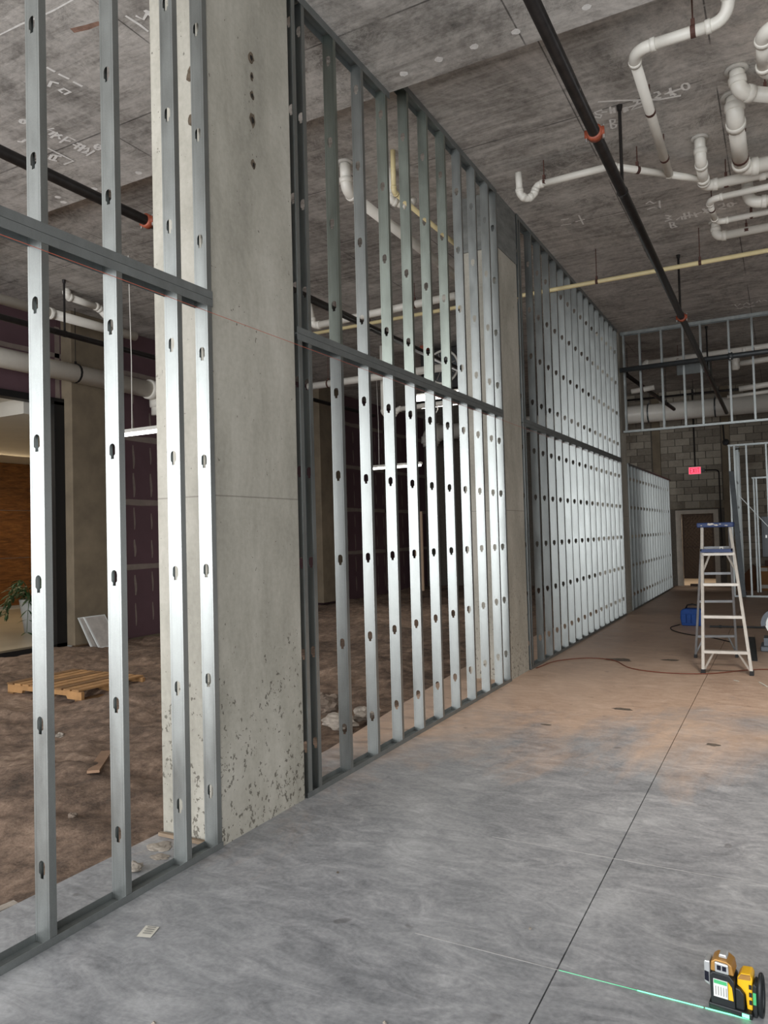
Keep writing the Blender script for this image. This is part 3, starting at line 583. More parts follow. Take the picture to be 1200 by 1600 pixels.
# pipes seen behind the studs
pipe('drain_pipe', 'wide white pipe on the purple wall, elbowed down, seen between nearest studs', PV, [(-10.4, 3.0, 4.57), (-10.4, 10.35, 4.55), (-10.4, 10.35, 4.1)], .155, bend=.75, hangers=[(-10.4, 8.45, 4.56)], strap='black')
pipe('drain_pipe', 'white pipe with an offset bend high on the purple wall behind studs', PV, [(-9.9, 3.0, 5.28), (-9.9, 7.6, 5.28), (-9.9, 9.3, 5.3)], .075, hangers=[(-9.9, 6.5, 5.28)])
pipe('drain_pipe', 'small white bent pipe dropping to the pipe high on the purple wall', PV, [(-9.72, 7.75, ZF), (-9.72, 7.75, 5.56), (-9.72, 8.35, 5.54), (-9.72, 8.7, 5.3)], .055, bend=1.0)
pipe('drain_pipe', 'white pipe bending from the ceiling behind the upper studs past the nearest column', PV, [(-3.96, 6.66, ZF), (-3.96, 6.68, 5.37), (-3.95, 10.3, 5.33)], .058, bend=1.0, sleeve=True)
pipe('supply_pipe', 'cream drop pipe behind the upper studs past the nearest column', PV, [(-3.41, 6.71, ZF), (-3.41, 6.71, 5.235), (-3.41, 10.3, 5.235)], .026, 'cpvc', bend=.9)
pipe('drain_pipe', 'short white trap hanging behind the cream drop pipe', PV, [(-3.62, 7.05, ZF), (-3.62, 7.05, 5.33), (-3.5, 7.2, 5.28), (-3.46, 7.3, 5.4)], .04, bend=.8)
pipe('drain_pipe', 'white pipe running just above the cream pipe behind the studs', PV, [(-6.95, 10.35, ZF), (-6.95, 10.5, 5.3), (-4.3, 10.45, 5.34)], .06, bend=.9, hangers=[(-6.5, 10.5, 5.3), (-5.0, 10.46, 5.33)])
pipe('drain_pipe', 'white pipe crossing low behind the middle track', PV, [(-8.8, 13.05, 4.9), (-5.6, 13.05, 4.9)], .075, hangers=[(-8.3, 13.05, 4.9)])
pipe('drain_pipe', 'small white trap pipe hanging below the middle track', PV, [(-7.3, 13.6, ZF), (-7.3, 13.6, 4.25), (-7.1, 13.6, 4.15), (-6.95, 13.6, 4.3), (-5.5, 13.6, 4.32)], .05, bend=.8)
# large pipe along the block wall and the tangle behind the hanging frame
pipe('storm_pipe', 'very wide white pipe running across the block wall', PV, [(-9.9, 21.6, 4.5), (-9.9, 21.6, 4.93), (1.8, 21.6, 4.86)], .25, bend=.7, hangers=[(-3.2, 21.6, 4.89), (-1.5, 21.6, 4.88)], strap='greysteel')
pipe('drain_pipe', 'white pipe hung level behind the top of the hanging frame', PV, [(-2.6, 17.15, 5.26), (-2.6, 17.2, 5.36), (1.6, 17.2, 5.42)], .065, bend=.8, hangers=[(-1.9, 17.2, 5.34), (-.42, 17.2, 5.37)], collar=[((-.6, 17.2, 5.37), (1, 0, 0))])
pipe('drain_pipe', 'short white stub pipe at the left end behind the hanging frame', PV, [(-2.95, 17.5, 4.82), (-2.45, 17.5, 4.86)], .06, hangers=[(-2.7, 17.5, 4.84)])
pipe('drain_pipe', 'white pipe loop behind the right half of the hanging frame', PV, [(-.75, 17.7, 5.2), (.22, 17.7, 5.24), (.24, 17.75, 4.72), (-.75, 17.75, 4.66)], .06, bend=1.0)
pipe('drain_pipe', 'lower thin white pipe loop behind the right half of the hanging frame', PV, [(-1.0, 18.0, 4.55), (.25, 18.0, 4.6), (.27, 18.02, 5.0)], .04, bend=1.2)
pipe('drain_pipe', 'short white drop fitting behind the hanging frame', PV, [(-.78, 17.2, 5.305), (-.78, 17.2, 4.98)], .07, hangers=[], collar=[((-.78, 17.3, 5.2), (0, 0, 1)), ((-.78, 17.3, 5.06), (0, 0, 1))])
pipe('sprinkler_branch', 'thin black pipe running along the top of the wide white pipe', 'sprinkler pipe', [(-4.2, 21.2, 5.25), (1.8, 21.2, 5.22)], .03, 'blacksteel', hangers=[(-2.0, 21.2, 5.24)], strap='blacksteel')
pipe('sprinkler_branch', 'black pipe slanting back at the left end behind the hanging frame', 'sprinkler pipe', [(-3.0, 16.2, 5.12), (-2.35, 20.0, 4.7)], .045, 'blacksteel', hangers=[(-2.9, 16.8, 5.055), (-2.45, 19.4, 4.765)], strap='blacksteel')
o = box('air_duct', -2.05, -1.35, 18.2, 18.9, 5.2, ZF-.002, 'galv_dull'); bevel(o, .01)
tag(o, 'grey sheet-metal duct box behind the hanging frame', 'duct')
# ------------------------------------------------------------------ lobby beyond the opening in the left wall
MAT['wood'] = None
t = NT('warm_wood_panel'); p = t.pos('world', (1, 1.2, 9)); f = t.noise(p, 2.2, 9, .7, .6)
t.set(t.ramp(f, [(.3, s(84, 50, 22)), (.5, s(130, 82, 38)), (.7, s(168, 114, 58))]), .45); MAT['wood'] = t.m
MAT['lobbytile'] = plain('pale_floor_tile', s(176, 168, 152), .35, 0, .08, 2)
MAT['plaster'] = plain('lobby_plaster', s(206, 202, 192), .8, 0, .04, 2)
fl = struct(box('floor_lobby', -18.1, XL-.2, 2.8, 13.6, -.2, 0, 'lobbytile'), 'pale tiled lobby floor beyond the opening')
ww = struct(box('wall_lobby_wood', -18.3, -18.03, 2.8, 13.6, 0, 3.9, 'plaster'), 'warm wood panelled lobby wall')
for i in range(6):
    for j in range(3):
        bevel(box('wood_panel', -18.03, -18.0, 2.85+i*1.78, 2.85+(i+1)*1.78-.012, .1+j*1.26, .1+(j+1)*1.26-.012, 'wood', ww), .003, 1)
struct(G().box(-18.3, XL-.2, 13.6, 13.8, 0, 4.2).box(-18.3, XL-.2, 2.6, 2.8, 0, 4.2).obj('wall_lobby_end', 'plaster'))
lc = struct(G().box(-18.3, XL-.2, 2.6, 7.9, 4.12, 4.3).box(-18.3, XL-.2, 7.9, 13.8, 3.87, 4.3).obj('ceiling_lobby', 'plaster'), 'white stepped lobby ceiling')
area('lobby_wood_wash', (-16.6, 9.5, 3.8), (0, -.5, 0), .5, 5.5, 90, (1, .76, .46))
area('lobby_ceiling_glow', (-13.5, 5.6, 4.1), (0, 0, 0), 3.0, 2.0, 40, (1, .95, .86))
# black steel frame of the opening
d1 = struct(G().box(XL-.12, XL+.08, 8.27, 8.465, -.08, 4.1).box(XL-.12, XL+.08, 4.2, 8.465, 4.05, 4.16).box(XL-.12, XL+.08, 4.2, 8.465, -.12, .03).box(XL-.12, XL+.08, 4.2, 4.35, -.08, 4.1).obj('door_1', 'black'), 'black steel frame of the tall lobby opening')
# potted plant in the lobby
MAT['leaf'] = plain('dark_leaf', s(44, 74, 40), .45, 0, .35, 3)
MAT['stem'] = plain('green_stem', s(70, 92, 50), .6)
MAT['pot'] = plain('grey_white_pot', s(186, 190, 190), .4, 0, .05, 3)
MAT['soil'] = plain('potting_soil', s(48, 38, 30), .95)
PP = Vector((-12.86, 9.38, 0))
pl = thing('potted_plant', PP, 'dark leafy plant in a tall pale pot inside the lobby', 'plant')
G().lathe(PP, [(0, 0), (.15, 0), (.24, .64), (.22, .65), (.20, .58), (0, .58)], 24).obj('pot', 'pot', pl, True)
G().lathe(PP+Vector((0, 0, .585)), [(0, .01), (.2, 0)], 18).obj('soil', 'soil', pl)
g = G(); g.add([(0, 0, 0), (.045, .02, .006), (.11, .028, 0), (.19, 0, -.02), (.11, -.028, 0), (.045, -.02, .006), (.1, 0, .012)], [(0, 1, 6), (1, 2, 6), (2, 3, 6), (3, 4, 6), (4, 5, 6), (5, 0, 6)])
leaf = meshdata('leaf', g, 'leaf')
for k in range(15):
    a = 2*PI*k/15+random.uniform(-.2, .2); rch = random.uniform(.45, .95); hgt = random.uniform(.25, .75); dr = random.uniform(.1, .7)
    pts = []
    for q in range(9):
        u = q/8; pts.append(PP+Vector((math.cos(a)*rch*u, math.sin(a)*rch*u, .58+hgt*math.sin(u*2.4)-dr*u*u)))
    st = G().tube(pts, [.012-.001*q for q in range(9)], 5).obj('stem', 'stem', pl)
    for q in range(2, 9):
        for sd in (-1, 1):
            b_ = inst('leaf', leaf, st, pts[q]); b_.rotation_euler = (random.uniform(-.4, .4), random.uniform(.1, .9), a+sd*random.uniform(.6, 1.2)); k_ = random.uniform(.8, 1.25); b_.scale = (k_, k_, k_)
# stack of tiles leaning on the dim column
MAT['tile'] = plain('grey_marbled_tile', s(170, 164, 158), .4, 0, .2, 7)
MAT['tile_edge'] = plain('pale_tile_edge', s(206, 208, 206), .5)
for i, (y, dx, lab) in enumerate(((8.71, 0.0, 'rear of two pale square tiles leaning on the dim column'), (8.80, .07, 'front of two pale square tiles leaning on the dim column'))):
    tt = thing('leaning_tile', (XL+.44+dx, y, -.1), lab, 'tile')
    a = Vector((XL+.47+dx, 0, -.09)); b = Vector((XL+.285+dx*.4, 0, .44)); d = (b-a); n_ = Vector((-d.z, 0, d.x)).normalized()*-.02
    vs = [(q.x+e.x, yy, q.z+e.z) for e in (Vector((0, 0, 0)), n_) for yy, q in ((y-.08, a), (y+.36, a), (y+.24, b), (y-.20, b))]
    G().add(vs, [(3, 2, 1, 0), (4, 5, 6, 7), (0, 1, 5, 4), (1, 2, 6, 5), (2, 3, 7, 6), (3, 0, 4, 7)]).obj('slab', 'tile_edge', tt)
    e2 = n_*1.06; vs = [(q.x+e2.x, yy, q.z+e2.z) for yy, q in ((y-.055, a+d*.03), (y+.335, a+d*.03), (y+.222, b-d*.03), (y-.175, b-d*.03))]
    G().add(vs, [(0, 1, 2, 3)]).obj('face', 'tile', tt)
# pallet
MAT['pallet'] = plain('pallet_wood', s(164, 124, 80), .8, 0, .25, 5, .15)
MAT['pallet_dark'] = plain('weathered_pallet_wood', s(124, 92, 58), .85, 0, .25, 5, .15)
px0, px1, py0, py1, pz0 = -8.32, -7.02, 5.72, 6.66, -.085
pa = thing('wooden_pallet', ((px0+px1)/2, (py0+py1)/2, pz0), 'weathered wooden pallet lying flat on the brown earth', 'pallet')
for y in (py0, (py0+py1)/2-.02, py1-.04):
    L_ = px1-px0; n1, n2 = .2*L_, .62*L_; wv = .2*L_
    poly = [(0, 0), (n1, 0), (n1+.02, .035), (n1+wv-.02, .035), (n1+wv, 0), (n2, 0), (n2+.02, .035), (n2+wv-.02, .035), (n2+wv, 0), (L_, 0), (L_, .09), (0, .09)]
    G().prism(poly, 0, .04, Matrix.Translation((px0, y, pz0+.016))).obj('stringer', 'pallet', pa)
nb = 9; bw = (px1-px0)/nb
for i in range(nb):
    dz = random.uniform(0, .004); box('deck_board', px0+i*bw, px0+(i+1)*bw-.035, py0-.01, py1+.01, pz0+.107+dz, pz0+.125+dz, 'pallet' if i % 3 else 'pallet_dark', pa)
for x in (px0, px0+.55, px1-.11): box('bottom_board', x, x+.1, py0, py1, pz0-.002, pz0+.015, 'pallet_dark', pa)
# loose board, rocks and rubble on the earth and slab edge
MAT['board'] = plain('dusty_board', s(150, 120, 96), .85, 0, .2, 6)
o = G().bar((-4.62, 3.86, earth_z(-4.62, 3.86)+.03), (-5.05, 4.36, earth_z(-5.05, 4.36)+.02), .09, .02).obj('loose_board', 'board')
tag(o, 'short dusty board half sunk in the earth behind the nearest studs', 'board')
MAT['rock'] = plain('dusty_rock', s(120, 106, 94), .95, 0, .3, 9, .5)
MAT['rubble'] = plain('pale_rubble', s(156, 147, 136), .95, 0, .3, 12, .6)
def rock(name, c, r, mat, label, cat='rock', group=None, sq=(1, 1, .75)):
    bm = bmesh.new(); bmesh.ops.create_icosphere(bm, subdivisions=3, radius=1); off = Vector((random.random()*50, random.random()*50, 3))
    for v in bm.verts:
        k = 1+.55*mnoise.noise(v.co*1.3+off)+.28*mnoise.noise(v.co*3+off)+.12*mnoise.noise(v.co*7+off); v.co = Vector((v.co.x*sq[0], v.co.y*sq[1], v.co.z*sq[2]))*k*r
    me = bpy.data.meshes.new(name); bm.to_mesh(me); bm.free(); me.materials.append(MAT[mat])
    o = bpy.data.objects.new(name, me); o.location = c; link(o); return tag(o, label, cat, group)
rock('boulder', (-3.98, 6.12, .06), .125, 'rock', 'brown round boulder behind the studs beside the nearest column')
rock('concrete_chunk', (-3.72, 5.86, -.02), .13, 'rubble', 'largest pale broken concrete lump in front of the brown boulder', 'rubble', None, (1.3, 1, .5))
rock('concrete_chunk', (-3.60, 6.16, .0), .10, 'rubble', 'pale broken concrete lump right of the brown boulder', 'rubble', None, (1, 1.3, .6))
for i, (x, y, r, lab) in enumerate(((-3.36, 2.2, .05, 'grey clod at the slab edge behind the nearest stud'), (-4.15, 3.3, .03, 'small clod on the earth left of the nearest column foot'), (-5.2, 3.2, .035, 'pale clod on the earth between the two nearest studs, below the loose board'), (-7.9, 4.9, .06, 'wide pale clod on the earth in front of the pallet'), (-6.2, 4.8, .04, 'small clod on the earth right of the pallet front'), (-4.6, 6.9, .05, 'pale clod behind the brown boulder'), (-4.9, 7.9, .06, 'farthest pale clod behind the studs right of the boulder'))):
    rock('earth_clod', (x, y, earth_z(x, y)+r*.35), r, 'rock' if i % 2 else 'rubble', lab, 'clod', 'clods scattered on the earth')
rock('plaster_lump', (-3.02, 2.77, .02), .035, 'rubble', 'pale crumpled debris on the slab behind the second nearest stud', 'debris', None, (1.2, 1, .6))
rock('concrete_spill', (-3.12, 3.05, .002), .075, 'rubble', 'flat pale cement spill at the foot of the nearest column', 'debris', None, (.9, .8, .1))
rock('concrete_spill', (-3.02, 2.95, .002), .05, 'rubble', 'small flat cement spill behind the third nearest stud', 'debris', None, (1, .7, .1))
MAT['scrap'] = plain('dusty_timber', s(140, 122, 102), .9, 0, .2, 10)
o = G().bar((-3.24, 3.165, .012), (-2.86, 3.175, .012), .022, .02).obj('timber_strip', 'scrap'); tag(o, 'thin dusty timber strip along the foot of the nearest column', 'timber')
o = G().bar((-3.36, 1.98, -.02), (-3.3, 2.3, -.01), .05, .01).obj('timber_strip', 'rubble'); tag(o, 'pale splinter on the slab edge behind the nearest stud', 'timber')

# ------------------------------------------------------------------ lamps, fan heater behind the studs
MAT['tube'] = emit('lit_tube', (1, .97, .92, 1), 7)
for y, lab in ((7.28, 'nearer lit strip lamp hung behind the nearest studs'), (14.34, 'farther lit strip lamp hung behind the studs')):
    t = thing('strip_lamp', (-7.4, y, 3.18), lab, 'strip light')
    G().prism([(-.06, 0), (.06, 0), (.035, .05), (-.035, .05)], -8.02, -6.8, Matrix(((0, 1, 0, 0), (1, 0, 0, y), (0, 0, 1, 3.2), (0, 0, 0, 1)))).obj('housing', 'white', t)
    G().tube([(-8.0, y, 3.185), (-6.82, y, 3.185)], .03, 12).obj('tube', 'tube', t, True)
    zc = ZF
    for x in (-7.84, -7.0): G().tube([(x, y, 3.25), (x+.01, y, 4.2), (x-.02, y, zc)], .006, 6).obj('hanging_wire', 'white', t)
    L_ = bpy.data.lights.new('strip_glow', 'AREA'); L_.shape = 'RECTANGLE'; L_.size = 1.15; L_.size_y = .06; L_.energy = 26; L_.color = (1, .96, .9)
    lo = bpy.data.objects.new('strip_glow', L_); lo.location = (-7.4, y, 3.14); COL.objects.link(lo)
t = thing('fan_heater', (-6.1, 14.4, 4.68), 'black hanging fan heater with a round chrome grille behind the studs', 'heater')
bevel(box('casing', -6.62, -5.35, 14.05, 14.8, 4.70, 5.56, 'black', t), .02)
MAT['chrome'] = plain('chrome_ring', s(214, 214, 212), .2, 1, .04, 4)
rg = []
for k in range(33): a = 2*PI*k/32; rg.append((-6.1+.34*math.cos(a), 14.03, 5.15+.34*math.sin(a)))
G().tube(rg, .024, 8, False).obj('grille_ring', 'white', t, True)
G().lathe((-6.1, 14.045, 5.15), [(0, .012), (.33, 0)], 24, (0, -1, 0)).obj('fan_disc', 'greysteel', t)
for k in range(4):
    a = PI*k/4+.3; G().bar((-6.1-.3*math.cos(a), 14.02, 5.15-.3*math.sin(a)), (-6.1+.3*math.cos(a), 14.02, 5.15+.3*math.sin(a)), .02, .02, (0, 1, 0)).obj('blade', 'chrome', t)
box('warning_lamp', -6.6, -6.44, 14.0, 14.1, 5.56, 5.66, 'coupling', t)
for x in (-6.5, -5.5): G().tube([(x, 14.4, 5.56), (x, 14.4, ZF)], .012, 6).obj('hanger_rod', 'blacksteel', t)
t = thing('work_lamp', (-6.1, 13.9, 4.3), 'glaring work lamp hung under the fan heater', 'lamp')
box('housing', -6.72, -5.35, 13.85, 14.25, 4.40, 4.46, 'white', t); box('lens', -6.70, -5.37, 13.87, 14.23, 4.37, 4.40, 'tube', t)
for x in (-6.66, -6.2, -5.75): box('lamp_face', x, x+.34, 13.835, 13.85, 4.46, 4.58, 'tube', t)
box('backplate', -6.72, -5.35, 13.85, 13.87, 4.40, 4.62, 'white', t)
for x in (-6.6, -5.5): G().tube([(x, 14.1, 4.46), (x, 14.1, 4.7)], .008, 6).obj('hanger_rod', 'blacksteel', t)
loop = [(-6.2+.09*math.sin(a)*a/6, 13.86, 4.36-.05*a) for a in [k*.4 for k in range(14)]]; G().tube(loop, .012, 6).obj('cable', 'white', t)
MAT['beige'] = plain('beige_panel', s(222, 190, 160), .7, 0, .06, 3)
o = box('tall_panel', -10.42, -10.14, 21.3, 21.36, -.12, 2.42, 'beige'); bevel(o, .01)
tag(o, 'tall narrow beige panel standing at the far end behind the studs', 'panel')

# ------------------------------------------------------------------ far end: gate door, exit sign, conduit, electrical gear
MAT['frame'] = plain('dirty_white_frame', s(176, 166, 152), .6, 0, .15, 5)
MAT['mesh'] = plain('rust_brown_mesh', s(70, 54, 44), .6, .4, .2, 9)
d2 = struct(G().box(DX0-.03, DX0+.12, YB-.06, YB+.14, 0, DZ+.05).box(DX1-.10, DX1+.03, YB-.06, YB+.14, 0, DZ+.05).box(DX0+.12, DX1-.10, YB-.06, YB+.14, DZ-.06, DZ+.05).obj('door_2', 'frame'), 'off-white door frame with a dark expanded-mesh gate')
gx0, gx1, gz0, gz1 = DX0+.16, DX1-.13, .26, DZ-.09; g = G(); n = 16; m_ = 32
st = (gx1-gx0)/n; hz = (gz1-gz0)/m_
for i in range(n):
    for j in range(m_):
        x = gx0+i*st; z = gz0+j*hz
        if (i+j) % 2: g.bar((x, YB+.03, z), (x+st, YB+.03, z+hz), .012, .014, (0, 1, 0))
        else: g.bar((x+st, YB+.03, z), (x, YB+.03, z+hz), .012, .014, (0, 1, 0))
o = g.obj('gate_mesh', 'mesh', d2); o['kind'] = 'stuff'
g = G()
for a, b in (((gx0, gz0), (gx1, gz0)), ((gx0, gz1), (gx1, gz1)), ((gx0, gz0), (gx0, gz1)), ((gx1, gz0), (gx1, gz1)), ((gx0, 1.12), (gx1, 1.12))): g.bar((a[0], YB+.03, a[1]), (b[0], YB+.03, b[1]), .03, .03, (0, 1, 0))
g.obj('gate_frame', 'mesh', d2)
MAT['corridor'] = plain('corridor_plaster', s(58, 48, 40), .9, 0, .1, 2)
MAT['corridor_floor'] = plain('corridor_concrete', s(198, 176, 150), .7, 0, .1, 2)
struct(box('floor_corridor', -4.2, -.2, YB+.2, YB+3.2, -.2, 0, 'corridor_floor'), 'lit corridor floor beyond the far door')
struct(G().box(-4.2, -.2, YB+3.2, YB+3.4, -.2, 3).box(-4.4, -4.2, YB+.2, YB+3.4, -.2, 3).box(-.2, 0, YB+.2, YB+3.4, -.2, 3).obj('wall_corridor', 'corridor'))
struct(box('ceiling_corridor', -4.4, 0, YB+.2, YB+3.4, 3, 3.2, 'corridor'))
area('corridor_lamp', (-2.2, YB+.9, 2.95), (0, 0, 0), 1.6, .4, 60, (1, .88, .74))
o = box('brick', -2.42, -2.22, YB-.25, YB-.15, .002, .07, 'mesh'); tag(o, 'dark brick on the floor at the foot of the far mesh gate', 'brick')
# exit sign
MAT['exit_red'] = emit('exit_red', (1, .07, .13, 1), 1.6)
MAT['exit_letter'] = plain('exit_letter_dark', s(120, 12, 26), .5)
ex = thing('exit_sign', (-2.2, YB-.06, 3.20), 'glowing red EXIT sign on the far block wall above the gate', 'exit sign')
bevel(box('housing', -2.37, -2.03, YB-.07, YB-.012, 3.20, 3.42, 'white', ex), .006)
box('lit_face', -2.355, -2.045, YB-.074, YB-.07, 3.215, 3.405, 'exit_red', ex)
def letter(bars, x0):
    g = G()
    for (a, b) in bars: g.bar((x0+a[0], YB-.076, 3.245+a[1]), (x0+b[0], YB-.076, 3.245+b[1]), .014, .003, (0, 1, 0))
    g.obj('letter', 'exit_letter', ex)
H_, W_ = .13, .05
letter([((0, 0), (0, H_)), ((0, 0), (W_, 0)), ((0, H_/2), (W_*.8, H_/2)), ((0, H_), (W_, H_))], -2.325)
letter([((0, 0), (W_, H_)), ((W_, 0), (0, H_))], -2.25)
letter([((0, 0), (0, H_))], -2.162)
letter([((W_/2, 0), (W_/2, H_)), ((0, H_), (W_, H_))], -2.13)
cdt = thing('conduit', (-2.19, YB-.04, 2.1), 'dark conduit running down to the exit sign and along the block wall', 'conduit')
G().tube([(-2.19, YB-.04, 3.43), (-2.19, YB-.04, ZF)], .022, 8).obj('pipe', 'blacksteel', cdt)
box('outlet_box', -2.025, -1.94, YB-.06, YB-.012, 3.26, 3.36, 'blacksteel', cdt)
G().tube([(-1.95, YB-.04, 3.31), (-1.66, YB-.04, 3.30), (-1.6, YB-.04, 3.28), (-1.57, YB-.04, 3.22), (-1.56, YB-.04, .8)], .018, 8).obj('pipe', 'blacksteel', cdt)
t = thing('wall_speaker', (-1.36, YB-.08, 4.0), 'small black round fitting high on the block wall under the wide pipe', 'fitting')
G().lathe((-1.36, YB-.03, 4.06), [(0, .14), (.08, .12), (.09, .05), (.05, 0)], 16, (0, -1, 0)).obj('body', 'black', t)
G().tube([(-1.4, YB-.05, 4.1), (-1.42, YB-.05, 4.6)], .02, 8).obj('stem', 'black', t)
MAT['epanel'] = plain('grey_enamel', s(140, 146, 150), .45, .1, .06, 3)
ep = thing('electrical_panel', (-.2, YB-.2, .82), 'grey electrical panel box on the block wall at the right edge', 'electrical panel')
bevel(box('enclosure', -.55, .25, YB-.17, YB-.013, .82, 1.93, 'epanel', ep), .01); bevel(box('door', -.51, .21, YB-.185, YB-.17, .87, 1.88, 'epanel', ep), .005); box('latch', -.46, -.42, YB-.20, YB-.185, 1.34, 1.42, 'bolt', ep)
t = thing('meter_box', (-.3, YB-.1, .45), 'small brown box on the wall below the grey electrical panel', 'box')
box('case', -.5, -.2, YB-.12, YB-.012, .5, .72, 'strap', t); G().tube([(-.4, YB-.06, .5), (-.4, YB-.06, .002)], .02, 8).obj('conduit', 'blacksteel', t)
# cartons by the block wall
MAT['card'] = plain('brown_cardboard', s(140, 98, 56), .85, 0, .12, 4)
MAT['carddark'] = plain('dark_brown_board', s(92, 60, 36), .85, 0, .15, 4)
o = G().prism([(-.12, 0), (.16, 0), (.16, .62), (.10, .66), (-.16, .36)], 0, .3, Matrix.Translation((-.86, 21.5, .002))).obj('leaning_carton', 'carddark'); tag(o, 'dark brown carton slumped on its side left of the taped carton', 'carton')
t = thing('taped_carton', (-.48, 21.6, 0), 'upright brown carton with pale tape, near the right edge', 'carton')
bevel(box('box', -.62, -.36, 21.5, 21.75, .002, .62, 'card', t), .006)
for z in (.06, .5): box('tape', -.60, -.42, 21.497, 21.5, z, z+.09, 'sleeve', t)

# ------------------------------------------------------------------ step ladder
MAT['alu'] = plain('painted_aluminium', s(200, 194, 184), .45, .3, .1, 14)
MAT['alu_grey'] = plain('grey_aluminium', s(140, 142, 144), .45, .5, .1, 14)
MAT['blue'] = plain('blue_plastic', s(38, 60, 108), .5, 0, .15, 8)
MAT['splat'] = plain('paint_splash', s(206, 200, 190), .7)
F0, F1 = Vector((-.888, 9.32, .02)), Vector((-.385, 9.38, .02)); T0, T1 = Vector((-.895, 9.95, 1.70)), Vector((-.585, 9.985, 1.70))
B0, B1 = Vector((-1.075, 10.40, .02)), Vector((-.600, 10.58, .02)); S0, S1 = Vector((-.905, 10.06, 1.66)), Vector((-.60, 10.10, 1.66))
ld = thing('step_ladder', (-.74, 9.9, 0), 'paint-splashed aluminium step ladder with a blue top standing on the slab', 'ladder')
for a, b in ((F0, T0), (F1, T1)):
    rl = G().bar(a, b, .032, .07, (0, 1, 0)).obj('front_rail', 'alu', ld); f_ = (a-Vector((0, 0, .02))); G().box(a.x-.022, a.x+.022, a.y-.045, a.y+.045, .001, .05).obj('foot', 'black', rl)
for a, b in ((B0, S0), (B1, S1)):
    rl = G().bar(a, b, .026, .04, (0, 1, 0)).obj('rear_rail', 'alu_grey', ld); G().box(a.x-.018, a.x+.018, a.y-.03, a.y+.03, .001, .045).obj('foot', 'black', rl)
for z in (.24, .63, 1.0, 1.36):
    k = (z-.02)/1.68; a = F0.lerp(T0, k); b = F1.lerp(T1, k); st = G().bar(a, b, .08, .032).obj('step', 'alu', ld)
    d = (b-a)
    if z < .3 or z > 1.3:
        for e, q, r_ in ((a, .22, F0.lerp(T0, k-.13)), (b, -.22, F1.lerp(T1, k-.13))): G().bar(e+d*q-Vector((0, 0, .016)), r_, .012, .02).obj('brace', 'alu', st)
for k in (.16, .44, .66, .86): G().bar(B0.lerp(S0, k), B1.lerp(S1, k), .02, .03).obj('rear_bar', 'alu_grey', ld)
for a, b in ((B0.lerp(S0, .02), B0.lerp(S0, .16).lerp(B1.lerp(S1, .16), .2)), (B1.lerp(S1, .02), B1.lerp(S1, .16).lerp(B0.lerp(S0, .16), .2))): G().bar(a, b, .012, .018).obj('brace', 'alu_grey', ld)
tp = G().box(-.955, -.54, 9.90, 10.14, 1.685, 1.745).obj('top_cap', 'blue', ld); bevel(tp, .012)
for x, z, r in ((-.80, 1.722, .028), (-.735, 1.712, .016), (-.69, 1.724, .010), (-.90, 1.71, .008), (-.62, 1.705, .012)):
    obj('paint_splash', [(x+r*1.5*math.cos(a)*random.uniform(.4, 1.3), 9.898, z+r*.7*math.sin(a)*random.uniform(.5, 1.2)) for a in [2*PI*q/11 for q in range(11)]], [tuple(range(11))], 'splat', tp)
ty = G().box(-.905, -.555, 9.70, 9.98, 1.385, 1.40).box(-.905, -.555, 9.70, 9.712, 1.40, 1.425).box(-.905, -.893, 9.70, 9.98, 1.40, 1.425).box(-.567, -.555, 9.70, 9.98, 1.40, 1.425).obj('tray', 'blue', ld)
cu = thing('small_box', (-.68, 9.82, 1.40), 'tiny white box standing on the ladder tray', 'box')
bevel(box('body', -.70, -.655, 9.80, 9.845, 1.4005, 1.45, 'white', cu), .004); box('hole', -.685, -.672, 9.799, 9.80, 1.42, 1.435, 'black', cu)
# blue tool bag with lead
bg = thing('tool_bag', (-1.45, 13.8, 0), 'blue tool bag on the floor behind the ladder', 'tool bag')
MAT['bagblue'] = plain('bag_blue', s(30, 76, 150), .7, 0, .2, 10)
g = G(); prof = [(-.17, 0), (.17, 0), (.19, .13), (.17, .26), (.10, .29), (-.10, .29), (-.18, .26), (-.19, .13)]
b_ = g.prism(prof, 13.68, 13.92, Matrix.Translation((-1.45, 0, .001))).obj('bag', 'bagblue', bg); bevel(b_, .02, 3)
for x in (-.13, -.05, .03, .11): bevel(box('pocket', -1.45+x-.035, -1.45+x+.035, 13.655, 13.68, .05, .2, 'bagblue', bg), .006)
G().tube([(-1.56, 13.8, .28), (-1.53, 13.8, .345), (-1.45, 13.8, .36), (-1.37, 13.8, .345), (-1.34, 13.8, .28)], .013, 8).obj('handle', 'black', bg, True)
def cord(name, pts, r, mat, label, cat='cord'):
    c = bpy.data.curves.new(name, 'CURVE'); c.dimensions = '3D'; c.bevel_depth = r; c.bevel_resolution = 2; c.resolution_u = 8
    sp = c.splines.new('BEZIER'); sp.bezier_points.add(len(pts)-1)
    for q, p_ in zip(sp.bezier_points, pts): q.co = p_; q.handle_left_type = q.handle_right_type = 'AUTO'
    tmp = bpy.data.objects.new(name, c); COL.objects.link(tmp); dg = bpy.context.evaluated_depsgraph_get(); me = bpy.data.meshes.new_from_object(tmp.evaluated_get(dg))
    bpy.data.objects.remove(tmp); me.materials.clear(); me.materials.append(MAT[mat]); o = bpy.data.objects.new(name, me); link(o); return tag(o, label, cat)
MAT['redcord'] = plain('rust_red_cord', s(120, 66, 48), .6)
MAT['blackcord'] = plain('black_cord', s(26, 24, 24), .6)
cord('extension_cord', [(-2.76, 8.95, .008), (-2.6, 9.63, .008), (-2.17, 9.89, .008), (-1.58, 9.24, .008), (-.95, 9.22, .008), (-.3, 9.75, .008), (.8, 10.0, .008)], .006, 'redcord', 'thin rust-red cord snaking across the floor past the ladder')
